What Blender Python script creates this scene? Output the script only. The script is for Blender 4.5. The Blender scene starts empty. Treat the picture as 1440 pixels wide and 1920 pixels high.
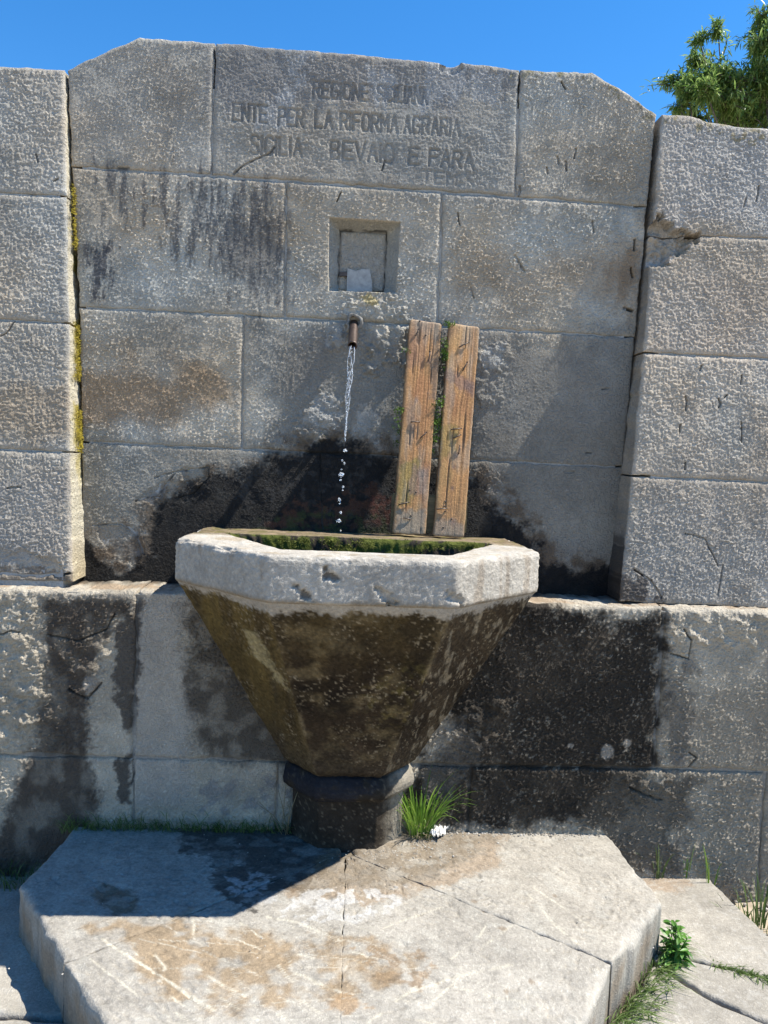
import bpy, bmesh, math, random
import numpy as np
from mathutils import Vector, Matrix

# ------------------------------------------------------------------ camera, sky, sun, exposure
scene = bpy.context.scene
col = scene.collection
R = math.radians
yaw, pitch, roll = R(3.46), R(4.2), R(2.5)
fw = Vector((math.sin(yaw)*math.cos(pitch), math.cos(yaw)*math.cos(pitch), -math.sin(pitch)))
rt = Vector((math.cos(yaw), -math.sin(yaw), 0))
up = rt.cross(fw)
rt2 = rt*math.cos(roll) + up*math.sin(roll)
up2 = up*math.cos(roll) - rt*math.sin(roll)
cd = bpy.data.cameras.new('camera'); cam = bpy.data.objects.new('camera', cd); col.objects.link(cam)
cam.matrix_world = Matrix(((rt2.x, up2.x, -fw.x, 0.0), (rt2.y, up2.y, -fw.y, -2.6), (rt2.z, up2.z, -fw.z, 1.45), (0, 0, 0, 1)))
cd.sensor_fit = 'VERTICAL'; cd.sensor_height = 36; cd.sensor_width = 27; cd.lens = 27
cd.clip_start = 0.05; cd.clip_end = 3000
scene.camera = cam
SUN = Vector((0.535, -0.042, 0.84)).normalized()
w = bpy.data.worlds.new('World'); scene.world = w; w.use_nodes = True
nt = w.node_tree
sky = nt.nodes.new('ShaderNodeTexSky'); sky.sky_type = 'NISHITA'; sky.sun_disc = False
sky.sun_elevation = math.asin(SUN.z); sky.sun_rotation = math.atan2(SUN.x, SUN.y)
sky.altitude = 600; sky.air_density = 1.0; sky.dust_density = 0.15; sky.ozone_density = 4.0
hsv = nt.nodes.new('ShaderNodeHueSaturation'); hsv.inputs['Saturation'].default_value = 1.3; hsv.inputs['Value'].default_value = 1.0
nt.links.new(sky.outputs[0], hsv.inputs['Color']); nt.links.new(hsv.outputs[0], nt.nodes['Background'].inputs[0])
nt.nodes['Background'].inputs[1].default_value = 0.125
sd = bpy.data.lights.new('sun', 'SUN'); sun = bpy.data.objects.new('sun', sd); col.objects.link(sun)
sd.energy = 4.9; sd.angle = R(0.53); sd.color = (1.0, 0.95, 0.855)
sun.rotation_euler = SUN.to_track_quat('Z', 'Y').to_euler(); sun.location = (4, -1, 6)
vs = scene.view_settings
vs.view_transform = 'Standard'; vs.look = 'None'; vs.exposure = 0.95; vs.gamma = 1.0; vs.use_curve_mapping = False

# ------------------------------------------------------------------ helpers
rng = np.random.default_rng(7)
random.seed(7)
def tag(o, label=None, cat=None, group=None, kind=None):
    if label: o['label'] = label
    if cat: o['category'] = cat
    if group: o['group'] = group
    if kind: o['kind'] = kind
    return o
def empty(name, loc=(0, 0, 0)):
    o = bpy.data.objects.new(name, None); col.objects.link(o); o.location = loc; o.empty_display_size = 0.1
    return o
def mesh_obj(name, V, F, mat, parent=None, alb=None, wet=None, smooth=True):
    me = bpy.data.meshes.new(name)
    V = np.asarray(V, np.float32).reshape(-1, 3)
    if isinstance(F, np.ndarray):
        n, k = F.shape
        me.vertices.add(len(V)); me.vertices.foreach_set('co', V.ravel())
        me.loops.add(n*k); me.loops.foreach_set('vertex_index', F.astype(np.int32).ravel())
        me.polygons.add(n); me.polygons.foreach_set('loop_start', np.arange(0, n*k, k, dtype=np.int32))
        me.update(calc_edges=True)
    else:
        me.from_pydata([tuple(v) for v in V], [], F)
    if smooth: me.polygons.foreach_set('use_smooth', np.ones(len(me.polygons), bool))
    if alb is not None:
        a = me.attributes.new('alb', 'FLOAT_COLOR', 'POINT')
        c = np.ones((len(V), 4), np.float32); c[:, :3] = np.clip(alb, 0.002, 0.95); a.data.foreach_set('color', c.ravel())
    if wet is not None:
        a = me.attributes.new('wet', 'FLOAT', 'POINT'); a.data.foreach_set('value', np.asarray(wet, np.float32).ravel())
    me.materials.append(mat); me.update()
    o = bpy.data.objects.new(name, me); col.objects.link(o)
    if parent is not None:
        o.parent = parent; o.matrix_parent_inverse = Matrix.Translation(-Vector(root_loc(parent)))
    return o
def root_loc(p):
    return p.location if p.parent is None else Vector((0, 0, 0))
def hsh(i, j, s):
    h = (i.astype(np.int64)*374761393 + j.astype(np.int64)*668265263 + s*974711 + 12345) & 0xffffffff
    h = ((h ^ (h >> 13))*1274126177) & 0xffffffff
    h = ((h ^ (h >> 16))*2246822519) & 0xffffffff
    return ((h ^ (h >> 15)) & 0xffffff)/float(0xffffff)
def vn(x, y, s=0):
    x0 = np.floor(x); y0 = np.floor(y); fx = x-x0; fy = y-y0
    fx = fx*fx*(3-2*fx); fy = fy*fy*(3-2*fy)
    i = x0.astype(np.int64); j = y0.astype(np.int64)
    a = hsh(i, j, s); b = hsh(i+1, j, s); c = hsh(i, j+1, s); d = hsh(i+1, j+1, s)
    return (a+(b-a)*fx)*(1-fy)+(c+(d-c)*fx)*fy
def fbm(x, y, s=0, o=4):
    t = np.zeros_like(x, dtype=float); a = 0.5; n = 0
    for k in range(o):
        t += a*vn(x, y, s+k*17); n += a; a *= 0.5
        x, y = 1.62*x+1.21*y+3.1, -1.21*x+1.62*y+7.7
    return t/n
def sst(a, b, x):
    t = np.clip((x-a)/(b-a), 0, 1); return t*t*(3-2*t)
def seg_d(x, y, p, q):
    dx, dy = q[0]-p[0], q[1]-p[1]; L = dx*dx+dy*dy+1e-12
    t = np.clip(((x-p[0])*dx+(y-p[1])*dy)/L, 0, 1)
    return np.hypot(x-p[0]-t*dx, y-p[1]-t*dy)
def poly_sd(x, y, P):
    d = np.full(x.shape, 1e9); ins = np.zeros(x.shape, bool); n = len(P)
    for k in range(n):
        p, q = P[k], P[(k+1) % n]
        d = np.minimum(d, seg_d(x, y, p, q))
        c = (p[1] > y) != (q[1] > y)
        xx = (q[0]-p[0])*(y-p[1])/((q[1]-p[1]) if abs(q[1]-p[1]) > 1e-9 else 1e-9)+p[0]
        ins ^= c & (x < xx)
    return np.where(ins, -d, d)
def region(x, y, P, soft=0.02, amp=0.03, scale=0.06, seed=0, stretch=(1, 1)):
    """0..1 mask of a ragged-edged region"""
    P = np.asarray(P); m = amp*1.2+soft+0.02
    out = np.zeros(x.shape)
    b = (x > P[:, 0].min()-m) & (x < P[:, 0].max()+m) & (y > P[:, 1].min()-m) & (y < P[:, 1].max()+m)
    if not b.any(): return out
    xs, ys = x[b], y[b]
    n = fbm(xs/scale/stretch[0], ys/scale/stretch[1], seed, 5)*2-1
    g = vn(xs/.007+seed, ys/.007, seed+3)*.6+vn(xs/.0035, ys/.0035+seed, seed+4)*.4-.5
    out[b] = sst(-soft*.8, soft*.8, -poly_sd(xs, ys, P)+amp*1.6*n+min(.035, amp*.9+soft*.5)*g)
    return out
def line_mask(x, y, pts, wd, seed=0, jit=0.0):
    if seed == 3: wd = max(wd*.65, .0026)
    P = np.asarray(pts); m = wd*2+jit+0.005
    out = np.zeros(x.shape)
    b = (x > P[:, 0].min()-m) & (x < P[:, 0].max()+m) & (y > P[:, 1].min()-m) & (y < P[:, 1].max()+m)
    if not b.any(): return out
    xs, ys = x[b], y[b]
    if jit: xs = xs+jit*(fbm(xs/0.03, ys/0.03, seed, 3)*2-1); ys = ys+jit*(fbm(xs/0.03, ys/0.03, seed+5, 3)*2-1)
    d = np.full(xs.shape, 1e9)
    for p, q in zip(P[:-1], P[1:]): d = np.minimum(d, seg_d(xs, ys, p, q))
    out[b] = 1-sst(wd*0.4, wd, d)
    return out
def mix(c, rgb, m):
    return c*(1-m[..., None])+np.asarray(rgb)*m[..., None]
def pl_at(P, u):
    P = np.asarray(P, float); s = np.r_[0, np.cumsum(np.hypot(*np.diff(P, axis=0).T))]; s /= s[-1]
    return np.stack([np.interp(u, s, P[:, 0]), np.interp(u, s, P[:, 1])], -1), np.hypot(*np.diff(P, axis=0).T).sum()
def samples(L, res):
    e = np.array([0, .0015, .004, .008, .013])
    n = max(2, int((L-0.03)/res)); mid = np.linspace(.018, L-.018, n)
    return np.r_[e, mid, (L-e)[::-1]]/L
def patch(name, parent, B, T, mp, res, hf, cf, mat, gap=0.004, er=0.007, chip=1.0, skirt=(0.01, 0.03, 0.08, 0.3), skc=None, seed=0, eru=None):
    """one dressed stone: a relief field between two edge lines with worn arrises and real sides"""
    _, Lb = pl_at(B, np.array([0.])); _, Lt = pl_at(T, np.array([0.])); Lu = (Lb+Lt)/2
    mb, _ = pl_at(B, np.array([.5])); mt, _ = pl_at(T, np.array([.5])); Lv = float(np.hypot(*(mt-mb)[0]))
    us = samples(Lu, res); vs_ = samples(Lv, res)
    us = gap/Lu+us*(1-2*gap/Lu); vs_ = gap/Lv+vs_*(1-2*gap/Lv)
    pb, _ = pl_at(B, us); pt, _ = pl_at(T, us)
    P = pb[None]*(1-vs_[:, None, None])+pt[None]*vs_[:, None, None]
    a, b = P[..., 0].copy(), P[..., 1].copy()
    U, V_ = np.meshgrid(us, vs_)
    d = np.minimum(np.minimum(U*Lu, (1-U)*Lu), np.minimum(V_*Lv, (1-V_)*Lv))-gap
    # ragged outline
    k = np.exp(-np.clip(d, 0, None)/0.014)*0.0050*chip
    a += k*(fbm(P[..., 0]/.035, P[..., 1]/.035, 91+seed, 3)*2-1); b += k*(fbm(P[..., 0]/.035, P[..., 1]/.035, 191+seed, 3)*2-1)
    du = np.minimum(U*Lu, (1-U)*Lu); dv_ = np.minimum(V_*Lv, (1-V_)*Lv)
    r = (er if eru is None else np.where(du < dv_, eru, er))*(0.5+chip*2.6*np.clip(fbm(a/.09, b/.09, 33+seed, 4)-0.35, 0, 1))
    t = np.clip(1-d/r, 0, 1)
    h = hf(a, b); h = np.where(h < -.01, h, h*sst(-.002, .010, d)) - r*(1-np.sqrt(np.clip(1-t*t, 0, 1)))*0.9
    C, W = cf(a, b, h)
    nv, nu = a.shape
    V = [mp(a, b, h).reshape(-1, 3)]; CC = [C.reshape(-1, 3)]; WW = [W.ravel()]
    idx = np.arange(nv*nu).reshape(nv, nu)
    F = [np.stack([idx[:-1, :-1], idx[:-1, 1:], idx[1:, 1:], idx[1:, :-1]], -1).reshape(-1, 4)]
    ring = np.r_[idx[0, :], idx[1:, -1], idx[-1, -2::-1], idx[-2:0:-1, 0]]
    ra, rb, rh = a.ravel()[ring], b.ravel()[ring], h.ravel()[ring]
    rc, rw = C.reshape(-1, 3)[ring], W.ravel()[ring]
    base = nv*nu; prev = ring; m = len(ring)
    for sdp in skirt:
        j = 0.003*(fbm(ra/.02+sdp*40, rb/.02+sdp*31, 71, 2)*2-1)
        V.append(mp(ra+j, rb+j, rh-sdp))
        if skc is not None:
            c2, w2 = skc(ra, rb, sdp, rc, rw)
        else: c2, w2 = rc, rw
        CC.append(c2); WW.append(w2)
        cur = base+np.arange(m); base += m
        F.append(np.stack([prev, cur, np.roll(cur, -1), np.roll(prev, -1)], -1)[:, ::-1].copy() if False else np.stack([np.roll(prev, -1), np.roll(cur, -1), cur, prev], -1)[:, ::-1].copy()); prev = cur
    Fq = np.concatenate(F)
    o = mesh_obj(name, np.concatenate(V), Fq, mat, parent, np.concatenate(CC), np.concatenate(WW))
    return o

# ------------------------------------------------------------------ materials
def new_mat(name):
    m = bpy.data.materials.new(name); m.use_nodes = True
    return m, m.node_tree, m.node_tree.nodes['Principled BSDF']
def nd(t, typ, **kw):
    n = t.nodes.new(typ)
    for k, v in kw.items(): setattr(n, k, v)
    return n
def stone_mat(name, bump=0.5, fine=260., coarse=90., spec=0.10, rough=0.92, bdist=0.003, fleck=1.0):
    m, t, bs = new_mat(name)
    at = nd(t, 'ShaderNodeAttribute', attribute_name='alb'); wt = nd(t, 'ShaderNodeAttribute', attribute_name='wet')
    tc = nd(t, 'ShaderNodeTexCoord')
    n1 = nd(t, 'ShaderNodeTexNoise'); n1.inputs['Scale'].default_value = fine; n1.inputs['Detail'].default_value = 3
    n2 = nd(t, 'ShaderNodeTexNoise'); n2.inputs['Scale'].default_value = coarse; n2.inputs['Detail'].default_value = 4; n2.inputs['Roughness'].default_value = .65
    n3 = nd(t, 'ShaderNodeTexNoise'); n3.inputs['Scale'].default_value = 11; n3.inputs['Detail'].default_value = 6; n3.inputs['Roughness'].default_value = .7
    for n in (n1, n2, n3): t.links.new(tc.outputs['Object'], n.inputs['Vector'])
    r1 = nd(t, 'ShaderNodeMapRange'); r1.inputs[1].default_value = .25; r1.inputs[2].default_value = .75; r1.inputs[3].default_value = .66; r1.inputs[4].default_value = 1.32
    t.links.new(n2.outputs[0], r1.inputs[0])
    r2 = nd(t, 'ShaderNodeMapRange'); r2.inputs[1].default_value = .3; r2.inputs[2].default_value = .7; r2.inputs[3].default_value = .84; r2.inputs[4].default_value = 1.14
    t.links.new(n3.outputs[0], r2.inputs[0])
    mu = nd(t, 'ShaderNodeMath', operation='MULTIPLY'); t.links.new(r1.outputs[0], mu.inputs[0]); t.links.new(r2.outputs[0], mu.inputs[1])
    mx = nd(t, 'ShaderNodeVectorMath', operation='SCALE'); t.links.new(at.outputs['Color'], mx.inputs[0]); t.links.new(mu.outputs[0], mx.inputs['Scale'])
    t.links.new(mx.outputs[0], bs.inputs['Base Color'])
    rr = nd(t, 'ShaderNodeMapRange'); rr.inputs[3].default_value = rough; rr.inputs[4].default_value = .68
    t.links.new(wt.outputs['Fac'], rr.inputs[0]); t.links.new(rr.outputs[0], bs.inputs['Roughness'])
    bs.inputs['Specular IOR Level'].default_value = spec
    fl = nd(t, 'ShaderNodeMapRange', interpolation_type='SMOOTHSTEP'); fl.inputs[1].default_value = .46; fl.inputs[2].default_value = .66; fl.inputs[4].default_value = fleck
    t.links.new(n2.outputs[0], fl.inputs[0])
    ad = nd(t, 'ShaderNodeMath', operation='ADD'); t.links.new(n1.outputs[0], ad.inputs[0]); t.links.new(fl.outputs[0], ad.inputs[1])
    bp = nd(t, 'ShaderNodeBump'); bp.inputs['Strength'].default_value = bump; bp.inputs['Distance'].default_value = bdist
    t.links.new(ad.outputs[0], bp.inputs['Height']); t.links.new(bp.outputs[0], bs.inputs['Normal'])
    return m
M = {}
M['stone'] = stone_mat('weathered_limestone', 0.8, 300., 105., .3, .86, .0045, 1.2)
M['slab'] = stone_mat('worn_limestone_slab', 0.5, 260, 130, 0.3, 0.85, 0.002)
M['mortar'] = stone_mat('lime_mortar', 0.5, 300, 120)
M['basin'] = stone_mat('basin_limestone', 0.5)
def plain_mat(name, c1, c2, scale=40, rough=.7, bump=.3, metal=0., spec=.4, stretch=(1, 1, 1)):
    m, t, bs = new_mat(name)
    tc = nd(t, 'ShaderNodeTexCoord'); mp = nd(t, 'ShaderNodeMapping'); mp.inputs['Scale'].default_value = stretch
    n = nd(t, 'ShaderNodeTexNoise'); n.inputs['Scale'].default_value = scale; n.inputs['Detail'].default_value = 5; n.inputs['Roughness'].default_value = .65
    t.links.new(tc.outputs['Object'], mp.inputs[0]); t.links.new(mp.outputs[0], n.inputs['Vector'])
    cr = nd(t, 'ShaderNodeValToRGB'); cr.color_ramp.elements[0].position = .3; cr.color_ramp.elements[1].position = .7
    cr.color_ramp.elements[0].color = (*c1, 1); cr.color_ramp.elements[1].color = (*c2, 1)
    t.links.new(n.outputs[0], cr.inputs[0]); t.links.new(cr.outputs[0], bs.inputs['Base Color'])
    bs.inputs['Roughness'].default_value = rough; bs.inputs['Metallic'].default_value = metal; bs.inputs['Specular IOR Level'].default_value = spec
    bp = nd(t, 'ShaderNodeBump'); bp.inputs['Strength'].default_value = bump; bp.inputs['Distance'].default_value = .002
    t.links.new(n.outputs[0], bp.inputs['Height']); t.links.new(bp.outputs[0], bs.inputs['Normal'])
    return m
def leaf_mat(name, c1, c2, trans=.35, rough=.45):
    m, t, bs = new_mat(name)
    tc = nd(t, 'ShaderNodeTexCoord'); n = nd(t, 'ShaderNodeTexNoise'); n.inputs['Scale'].default_value = 14; n.inputs['Detail'].default_value = 3
    t.links.new(tc.outputs['Object'], n.inputs['Vector'])
    gi = nd(t, 'ShaderNodeNewGeometry')
    ad = nd(t, 'ShaderNodeMath', operation='ADD'); t.links.new(n.outputs[0], ad.inputs[0])
    mm = nd(t, 'ShaderNodeMath', operation='MULTIPLY_ADD'); mm.inputs[1].default_value = .6; mm.inputs[2].default_value = -.3
    t.links.new(gi.outputs['Random Per Island'], mm.inputs[0]); t.links.new(mm.outputs[0], ad.inputs[1])
    cr = nd(t, 'ShaderNodeValToRGB'); cr.color_ramp.elements[0].position = .25; cr.color_ramp.elements[1].position = .75
    cr.color_ramp.elements[0].color = (*c1, 1); cr.color_ramp.elements[1].color = (*c2, 1)
    t.links.new(ad.outputs[0], cr.inputs[0]); t.links.new(cr.outputs[0], bs.inputs['Base Color'])
    bs.inputs['Roughness'].default_value = rough; bs.inputs['Specular IOR Level'].default_value = .4
    tr = nd(t, 'ShaderNodeBsdfTranslucent'); t.links.new(cr.outputs[0], tr.inputs['Color'])
    ms = nd(t, 'ShaderNodeMixShader'); ms.inputs[0].default_value = trans
    out = t.nodes['Material Output']
    t.links.new(bs.outputs[0], ms.inputs[1]); t.links.new(tr.outputs[0], ms.inputs[2]); t.links.new(ms.outputs[0], out.inputs[0])
    return m
M['grass'] = leaf_mat('grass_blade', (.09, .20, .02), (.28, .42, .07), .45)
M['grass_dull'] = leaf_mat('dull_grass', (.06, .11, .02), (.16, .22, .07), .3)
M['weed'] = leaf_mat('weed_leaf', (.05, .15, .02), (.13, .28, .05), .3)
M['tree'] = leaf_mat('tree_leaf', (.08, .16, .03), (.30, .40, .12), .48, .35)
M['bark'] = plain_mat('bark', (.07, .055, .045), (.17, .14, .12), 30, .9, .6, stretch=(1, 1, .3))
M['moss'] = leaf_mat('moss', (.045, .06, .008), (.20, .21, .035), .2, .8)
M['fern'] = leaf_mat('green_moss', (.04, .10, .008), (.13, .22, .02), .25, .8)
M['lichen'] = leaf_mat('yellow_lichen', (.20, .15, .012), (.36, .29, .03), .1, .9)
M['rust'] = plain_mat('rusty_iron', (.05, .036, .03), (.12, .085, .07), 60, .45, .3, .5, .5)
M['nail'] = plain_mat('nail_iron', (.05, .04, .035), (.13, .10, .08), 200, .5, .2, .6, .5)
M['dirt'] = plain_mat('sandy_earth', (.24, .195, .14), (.42, .35, .26), 14, .95, .8)
M['bed'] = plain_mat('bedding_earth', (.10, .08, .055), (.22, .18, .13), 14, .95, .8)
M['pebble'] = plain_mat('pebble', (.16, .14, .11), (.5, .47, .42), 30, .9, .3)
M['tissue'] = plain_mat('tissue_paper', (.50, .49, .47), (.70, .69, .67), 60, .9, .3)
M['cement'] = plain_mat('cement', (.13, .12, .105), (.27, .255, .23), 70, .9, .6)
M['twig'] = plain_mat('dry_stem', (.16, .13, .07), (.30, .25, .15), 60, .9, .3)
M['render'] = plain_mat('pale_tile', (.24, .24, .235), (.42, .42, .40), 60, .6, .3)
def water_mat(name, white, rough):
    m, t, bs = new_mat(name)
    bs.inputs['Base Color'].default_value = (.93, .96, 1, 1); bs.inputs['Roughness'].default_value = rough
    bs.inputs['Transmission Weight'].default_value = 1-white; bs.inputs['IOR'].default_value = 1.33; bs.inputs['Specular IOR Level'].default_value = .7
    tc = nd(t, 'ShaderNodeTexCoord'); n = nd(t, 'ShaderNodeTexNoise'); n.inputs['Scale'].default_value = 35; n.inputs['Detail'].default_value = 3
    t.links.new(tc.outputs['Object'], n.inputs['Vector'])
    bp = nd(t, 'ShaderNodeBump'); bp.inputs['Strength'].default_value = .3; bp.inputs['Distance'].default_value = .004
    t.links.new(n.outputs[0], bp.inputs['Height']); t.links.new(bp.outputs[0], bs.inputs['Normal'])
    return m
M['water'] = water_mat('clear_water', .0, .02)
M['spray'] = water_mat('falling_water', .3, .05)
M['wood'] = stone_mat('weathered_plank', 0.5, 500, 160, .35, .6, .001)

# ------------------------------------------------------------------ ground
n = 60
gx = np.r_[-1500, -300, -60, -12, np.linspace(-4, 4, n), 12, 60, 300, 1500]
gy = np.r_[-1500, -300, -60, -12, np.linspace(-4, 2, n), 12, 60, 300, 1500]
X, Y = np.meshgrid(gx, gy)
near = (np.abs(X) < 4.1) & (np.abs(Y+1) < 3.1)
Z = np.where(near, 0.03*(fbm(X/.5, Y/.5, 3, 4)-.5), 0)+0.015
Z = Z+np.where((X < -.75) & near, .06, 0)
V = np.stack([X, Y, Z], -1).reshape(-1, 3)
I = np.arange(X.size).reshape(X.shape)
Fg = np.stack([I[:-1, :-1], I[:-1, 1:], I[1:, 1:], I[1:, :-1]], -1).reshape(-1, 4)
ground = mesh_obj('ground', V, Fg, M['dirt']); tag(ground, kind='structure')

# ------------------------------------------------------------------ the fountain wall
mpW = lambda x, z, h: np.stack([x, .014*(z-1)-h, z], -1)             # recessed panel, leaning back a little
mpQ = lambda x, z, h: np.stack([x, -.13+.09*(z-1)-h, z], -1)        # piers, with more batter
mpL = lambda x, z, h: np.stack([x, -.19+.02*(z-1)-h, z], -1)                   # plinth front
ZS = 0.24
mpS = lambda x, y, h: np.stack([x, y, ZS+h], -1)
ZG = 0.095
mpG = lambda x, y, h: np.stack([x, y, ZG+h], -1)

# --- engraved letters as strokes in a unit box
GL = {'A': [[(0, 0), (.5, 1), (1, 0)], [(.2, .38), (.8, .38)]], 'B': [[(0, 0), (0, 1), (.75, 1), (.85, .75), (.7, .52), (0, .52)], [(.7, .52), (.95, .28), (.8, 0), (0, 0)]],
      'C': [[(1, .85), (.7, 1), (.2, 1), (0, .75), (0, .25), (.2, 0), (.7, 0), (1, .15)]], 'E': [[(1, 1), (0, 1), (0, 0), (1, 0)], [(0, .52), (.8, .52)]], 'F': [[(1, 1), (0, 1), (0, 0)], [(0, .52), (.8, .52)]],
      'G': [[(1, .85), (.7, 1), (.2, 1), (0, .75), (0, .25), (.2, 0), (.8, 0), (1, .2), (1, .45), (.6, .45)]], 'I': [[(.5, 0), (.5, 1)]], 'L': [[(0, 1), (0, 0), (.9, 0)]],
      'M': [[(0, 0), (0, 1), (.5, .35), (1, 1), (1, 0)]], 'N': [[(0, 0), (0, 1), (1, 0), (1, 1)]], 'O': [[(.25, 0), (0, .25), (0, .75), (.25, 1), (.75, 1), (1, .75), (1, .25), (.75, 0), (.25, 0)]],
      'P': [[(0, 0), (0, 1), (.8, 1), (1, .78), (.8, .5), (0, .5)]], 'R': [[(0, 0), (0, 1), (.8, 1), (1, .78), (.8, .5), (0, .5)], [(.45, .5), (1, 0)]],
      'S': [[(1, .85), (.75, 1), (.2, 1), (0, .78), (.2, .55), (.8, .47), (1, .22), (.8, 0), (.2, 0), (0, .15)]], 'T': [[(0, 1), (1, 1)], [(.5, 1), (.5, 0)]], 'V': [[(0, 1), (.5, 0), (1, 1)]], 'X': [[(0, 0), (1, 1)], [(0, 1), (1, 0)]]}
WORDS = [('REGIONE', [(-0.134,2.609),(0.047,2.610)], .050, 1.), ('SICILIANA', [(0.077,2.612),(0.241,2.613)], .050, .9), ('ENTE', [(-0.392,2.518),(-0.283,2.517)], .054, 1.), ('PER', [(-0.243,2.513),(-0.163,2.513)], .054, 1.), ('LA', [(-0.123,2.514),(-0.069,2.515)], .054, 1.),
         ('RIFORMA', [(-0.041,2.513),(0.146,2.515)], .054, 1.), ('AGRARIA', [(0.167,2.515),(0.354,2.516)], .054, .75), ('SICILIA', [(-0.330,2.417),(-0.165,2.418)], .056, 1.), ('BEVAIO', [(-0.069,2.417),(0.138,2.418)], .056, .95), ('E', [(0.190,2.415),(0.220,2.415)], .052, .85), ('FARA', [(0.257,2.416),(0.404,2.413)], .052, .85), ('TEMIX', [(0.235,2.357),(0.407,2.359)], .040, .4)]
STROKES = []
for txt, (p, q), hh, dp in WORDS:
    wu = sum(.45 if ch == 'I' else 1.35 for ch in txt)-.35
    ax = np.array(q)-np.array(p); L = np.hypot(*ax); ax = ax/L; ay = np.array([-ax[1], ax[0]]); u = L/wu; cx = 0.
    for ch in txt:
        gw = .1 if ch == 'I' else 1.
        for stx in GL[ch]:
            pts = [tuple(np.array(p)+ax*(cx+(s[0]-(.45 if ch == 'I' else 0))*(1. if ch != 'I' else .1))*u+ay*s[1]*hh) for s in stx]
            STROKES.append((pts, dp))
        cx += .45 if ch == 'I' else 1.35
def engrave(x, z):
    m = np.zeros(x.shape)
    for pts, dp in STROKES:
        m = np.maximum(m, dp*line_mask(x, z, pts, .0058, 5, .0012))
    return m*(.55+.5*sst(.3, .62, fbm(x/.05, z/.05, 55, 4)))

# --- cracks, pits and spalls of the panel, piers and plinth
CR_W = [([(-0.385,2.347),(-0.355,2.375),(-0.312,2.398),(-0.270,2.421),(-0.253,2.443)], .005, .018), ([(0.111,2.422),(0.102,2.390)], .005, .01), ([(0.561,2.139),(0.595,2.091)], .006, .02), ([(0.819,2.269),(0.826,2.234)], .005, .015), ([(0.969,2.220),(0.968,2.181)], .005, .015), ([(0.961,2.123),(0.970,2.091)], .005, .015),
        ([(0.418,2.025),(0.429,1.990)], .004, .012), ([(0.688,2.472),(0.693,2.449)], .005, .015), ([(0.716,2.461),(0.720,2.427)], .005, .015), ([(0.654,2.435),(0.659,2.416)], .005, .012), ([(0.750,2.502),(0.746,2.474)], .005, .015), ([(0.687,2.715),(0.703,2.693)], .005, .012), ([(0.361,2.268),(0.370,2.230)], .004, .012), ([(0.947,1.986),(0.975,1.979)], .009, .02),
        ([(0.886,1.709),(0.908,1.713)], .004, .01), ([(0.843,1.490),(0.862,1.489)], .004, .01), ([(0.776,1.421),(0.804,1.420)], .004, .01), ([(-0.029,2.309),(-0.042,2.281)], .004, .01), ([(-0.811,1.176),(-0.715,1.185),(-0.671,1.154),(-0.643,1.083)], .004, .008), ([(-0.673,1.262),(-0.595,1.292),(-0.544,1.365),(-0.518,1.375)], .004, .008), ([(-0.614,1.344),(-0.544,1.365),(-0.439,1.387),(-0.434,1.352),(-0.481,1.296),(-0.542,1.276)], .004, .008),
        ([(-0.754,2.342),(-0.724,2.341)], .010, .03), ([(0.567,2.368),(0.564,2.329)], .006, .012)]
SP_W = [([(0.266,2.765),(0.289,2.722),(0.325,2.715),(0.352,2.737),(0.351,2.771)], .012), ([(-0.802,1.176),(-0.680,1.181),(-0.646,1.092),(-0.677,1.046),(-0.766,1.079)], .003), ([(-0.665,1.271),(-0.596,1.327),(-0.491,1.340),(-0.454,1.306),(-0.593,1.229)], .003), ([(-0.527,1.375),(-0.436,1.393),(-0.441,1.334),(-0.508,1.322)], .003)]
SMOOTH_W = [([(0.459,1.831),(0.982,1.876),(0.993,1.105),(0.696,1.187),(0.478,1.454)], .85), ([(-0.312,1.844),(-0.012,1.869),(0.008,1.808),(-0.073,1.609),(-0.142,1.534),(-0.286,1.599)], .35), ([(0.137,1.744),(0.227,1.748),(0.221,1.479),(0.004,1.469),(-0.035,1.539),(0.087,1.652)], .75), ([(-0.081,1.821),(0.017,1.826),(-0.002,1.612),(-0.147,1.676)], .7),
            ([(0.720,2.077),(1.009,2.183),(0.999,1.895),(0.639,1.885)], .6), ([(-0.851,1.449),(-0.335,1.445),(-0.342,1.400),(-0.842,1.414)], .6), ([(-0.326,1.455),(-0.067,1.448),(-0.137,1.409),(-0.315,1.384)], .6), ([(-0.043,2.671),(0.418,2.635),(0.388,2.513),(-0.020,2.520)], .35)]
LUMP_W = [([(0.058,1.899),(0.210,1.907),(0.218,1.748),(0.083,1.741)], .016), ([(-0.075,1.662),(0.016,1.631),(0.003,1.505),(-0.140,1.481),(-0.144,1.588)], .010), ([(-0.051,1.872),(-0.003,1.875),(-0.000,1.808),(-0.049,1.805)], .010), ([(0.055,1.969),(0.199,1.960),(0.202,1.907),(-0.014,1.913)], .010), ([(0.450,1.831),(0.568,1.837),(0.524,1.637),(0.450,1.633)], .008)]
NX0, NX1, NZ0, NZ1 = -.048, .186, 2.015, 2.252          # niche opening
NICHE = [(-0.065,2.228),(0.170,2.225),(0.164,1.995),(-0.059,1.989)]
NICHE_IN = [(-0.030,2.205),(0.131,2.205),(0.129,2.007),(-0.028,2.003)]
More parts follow.
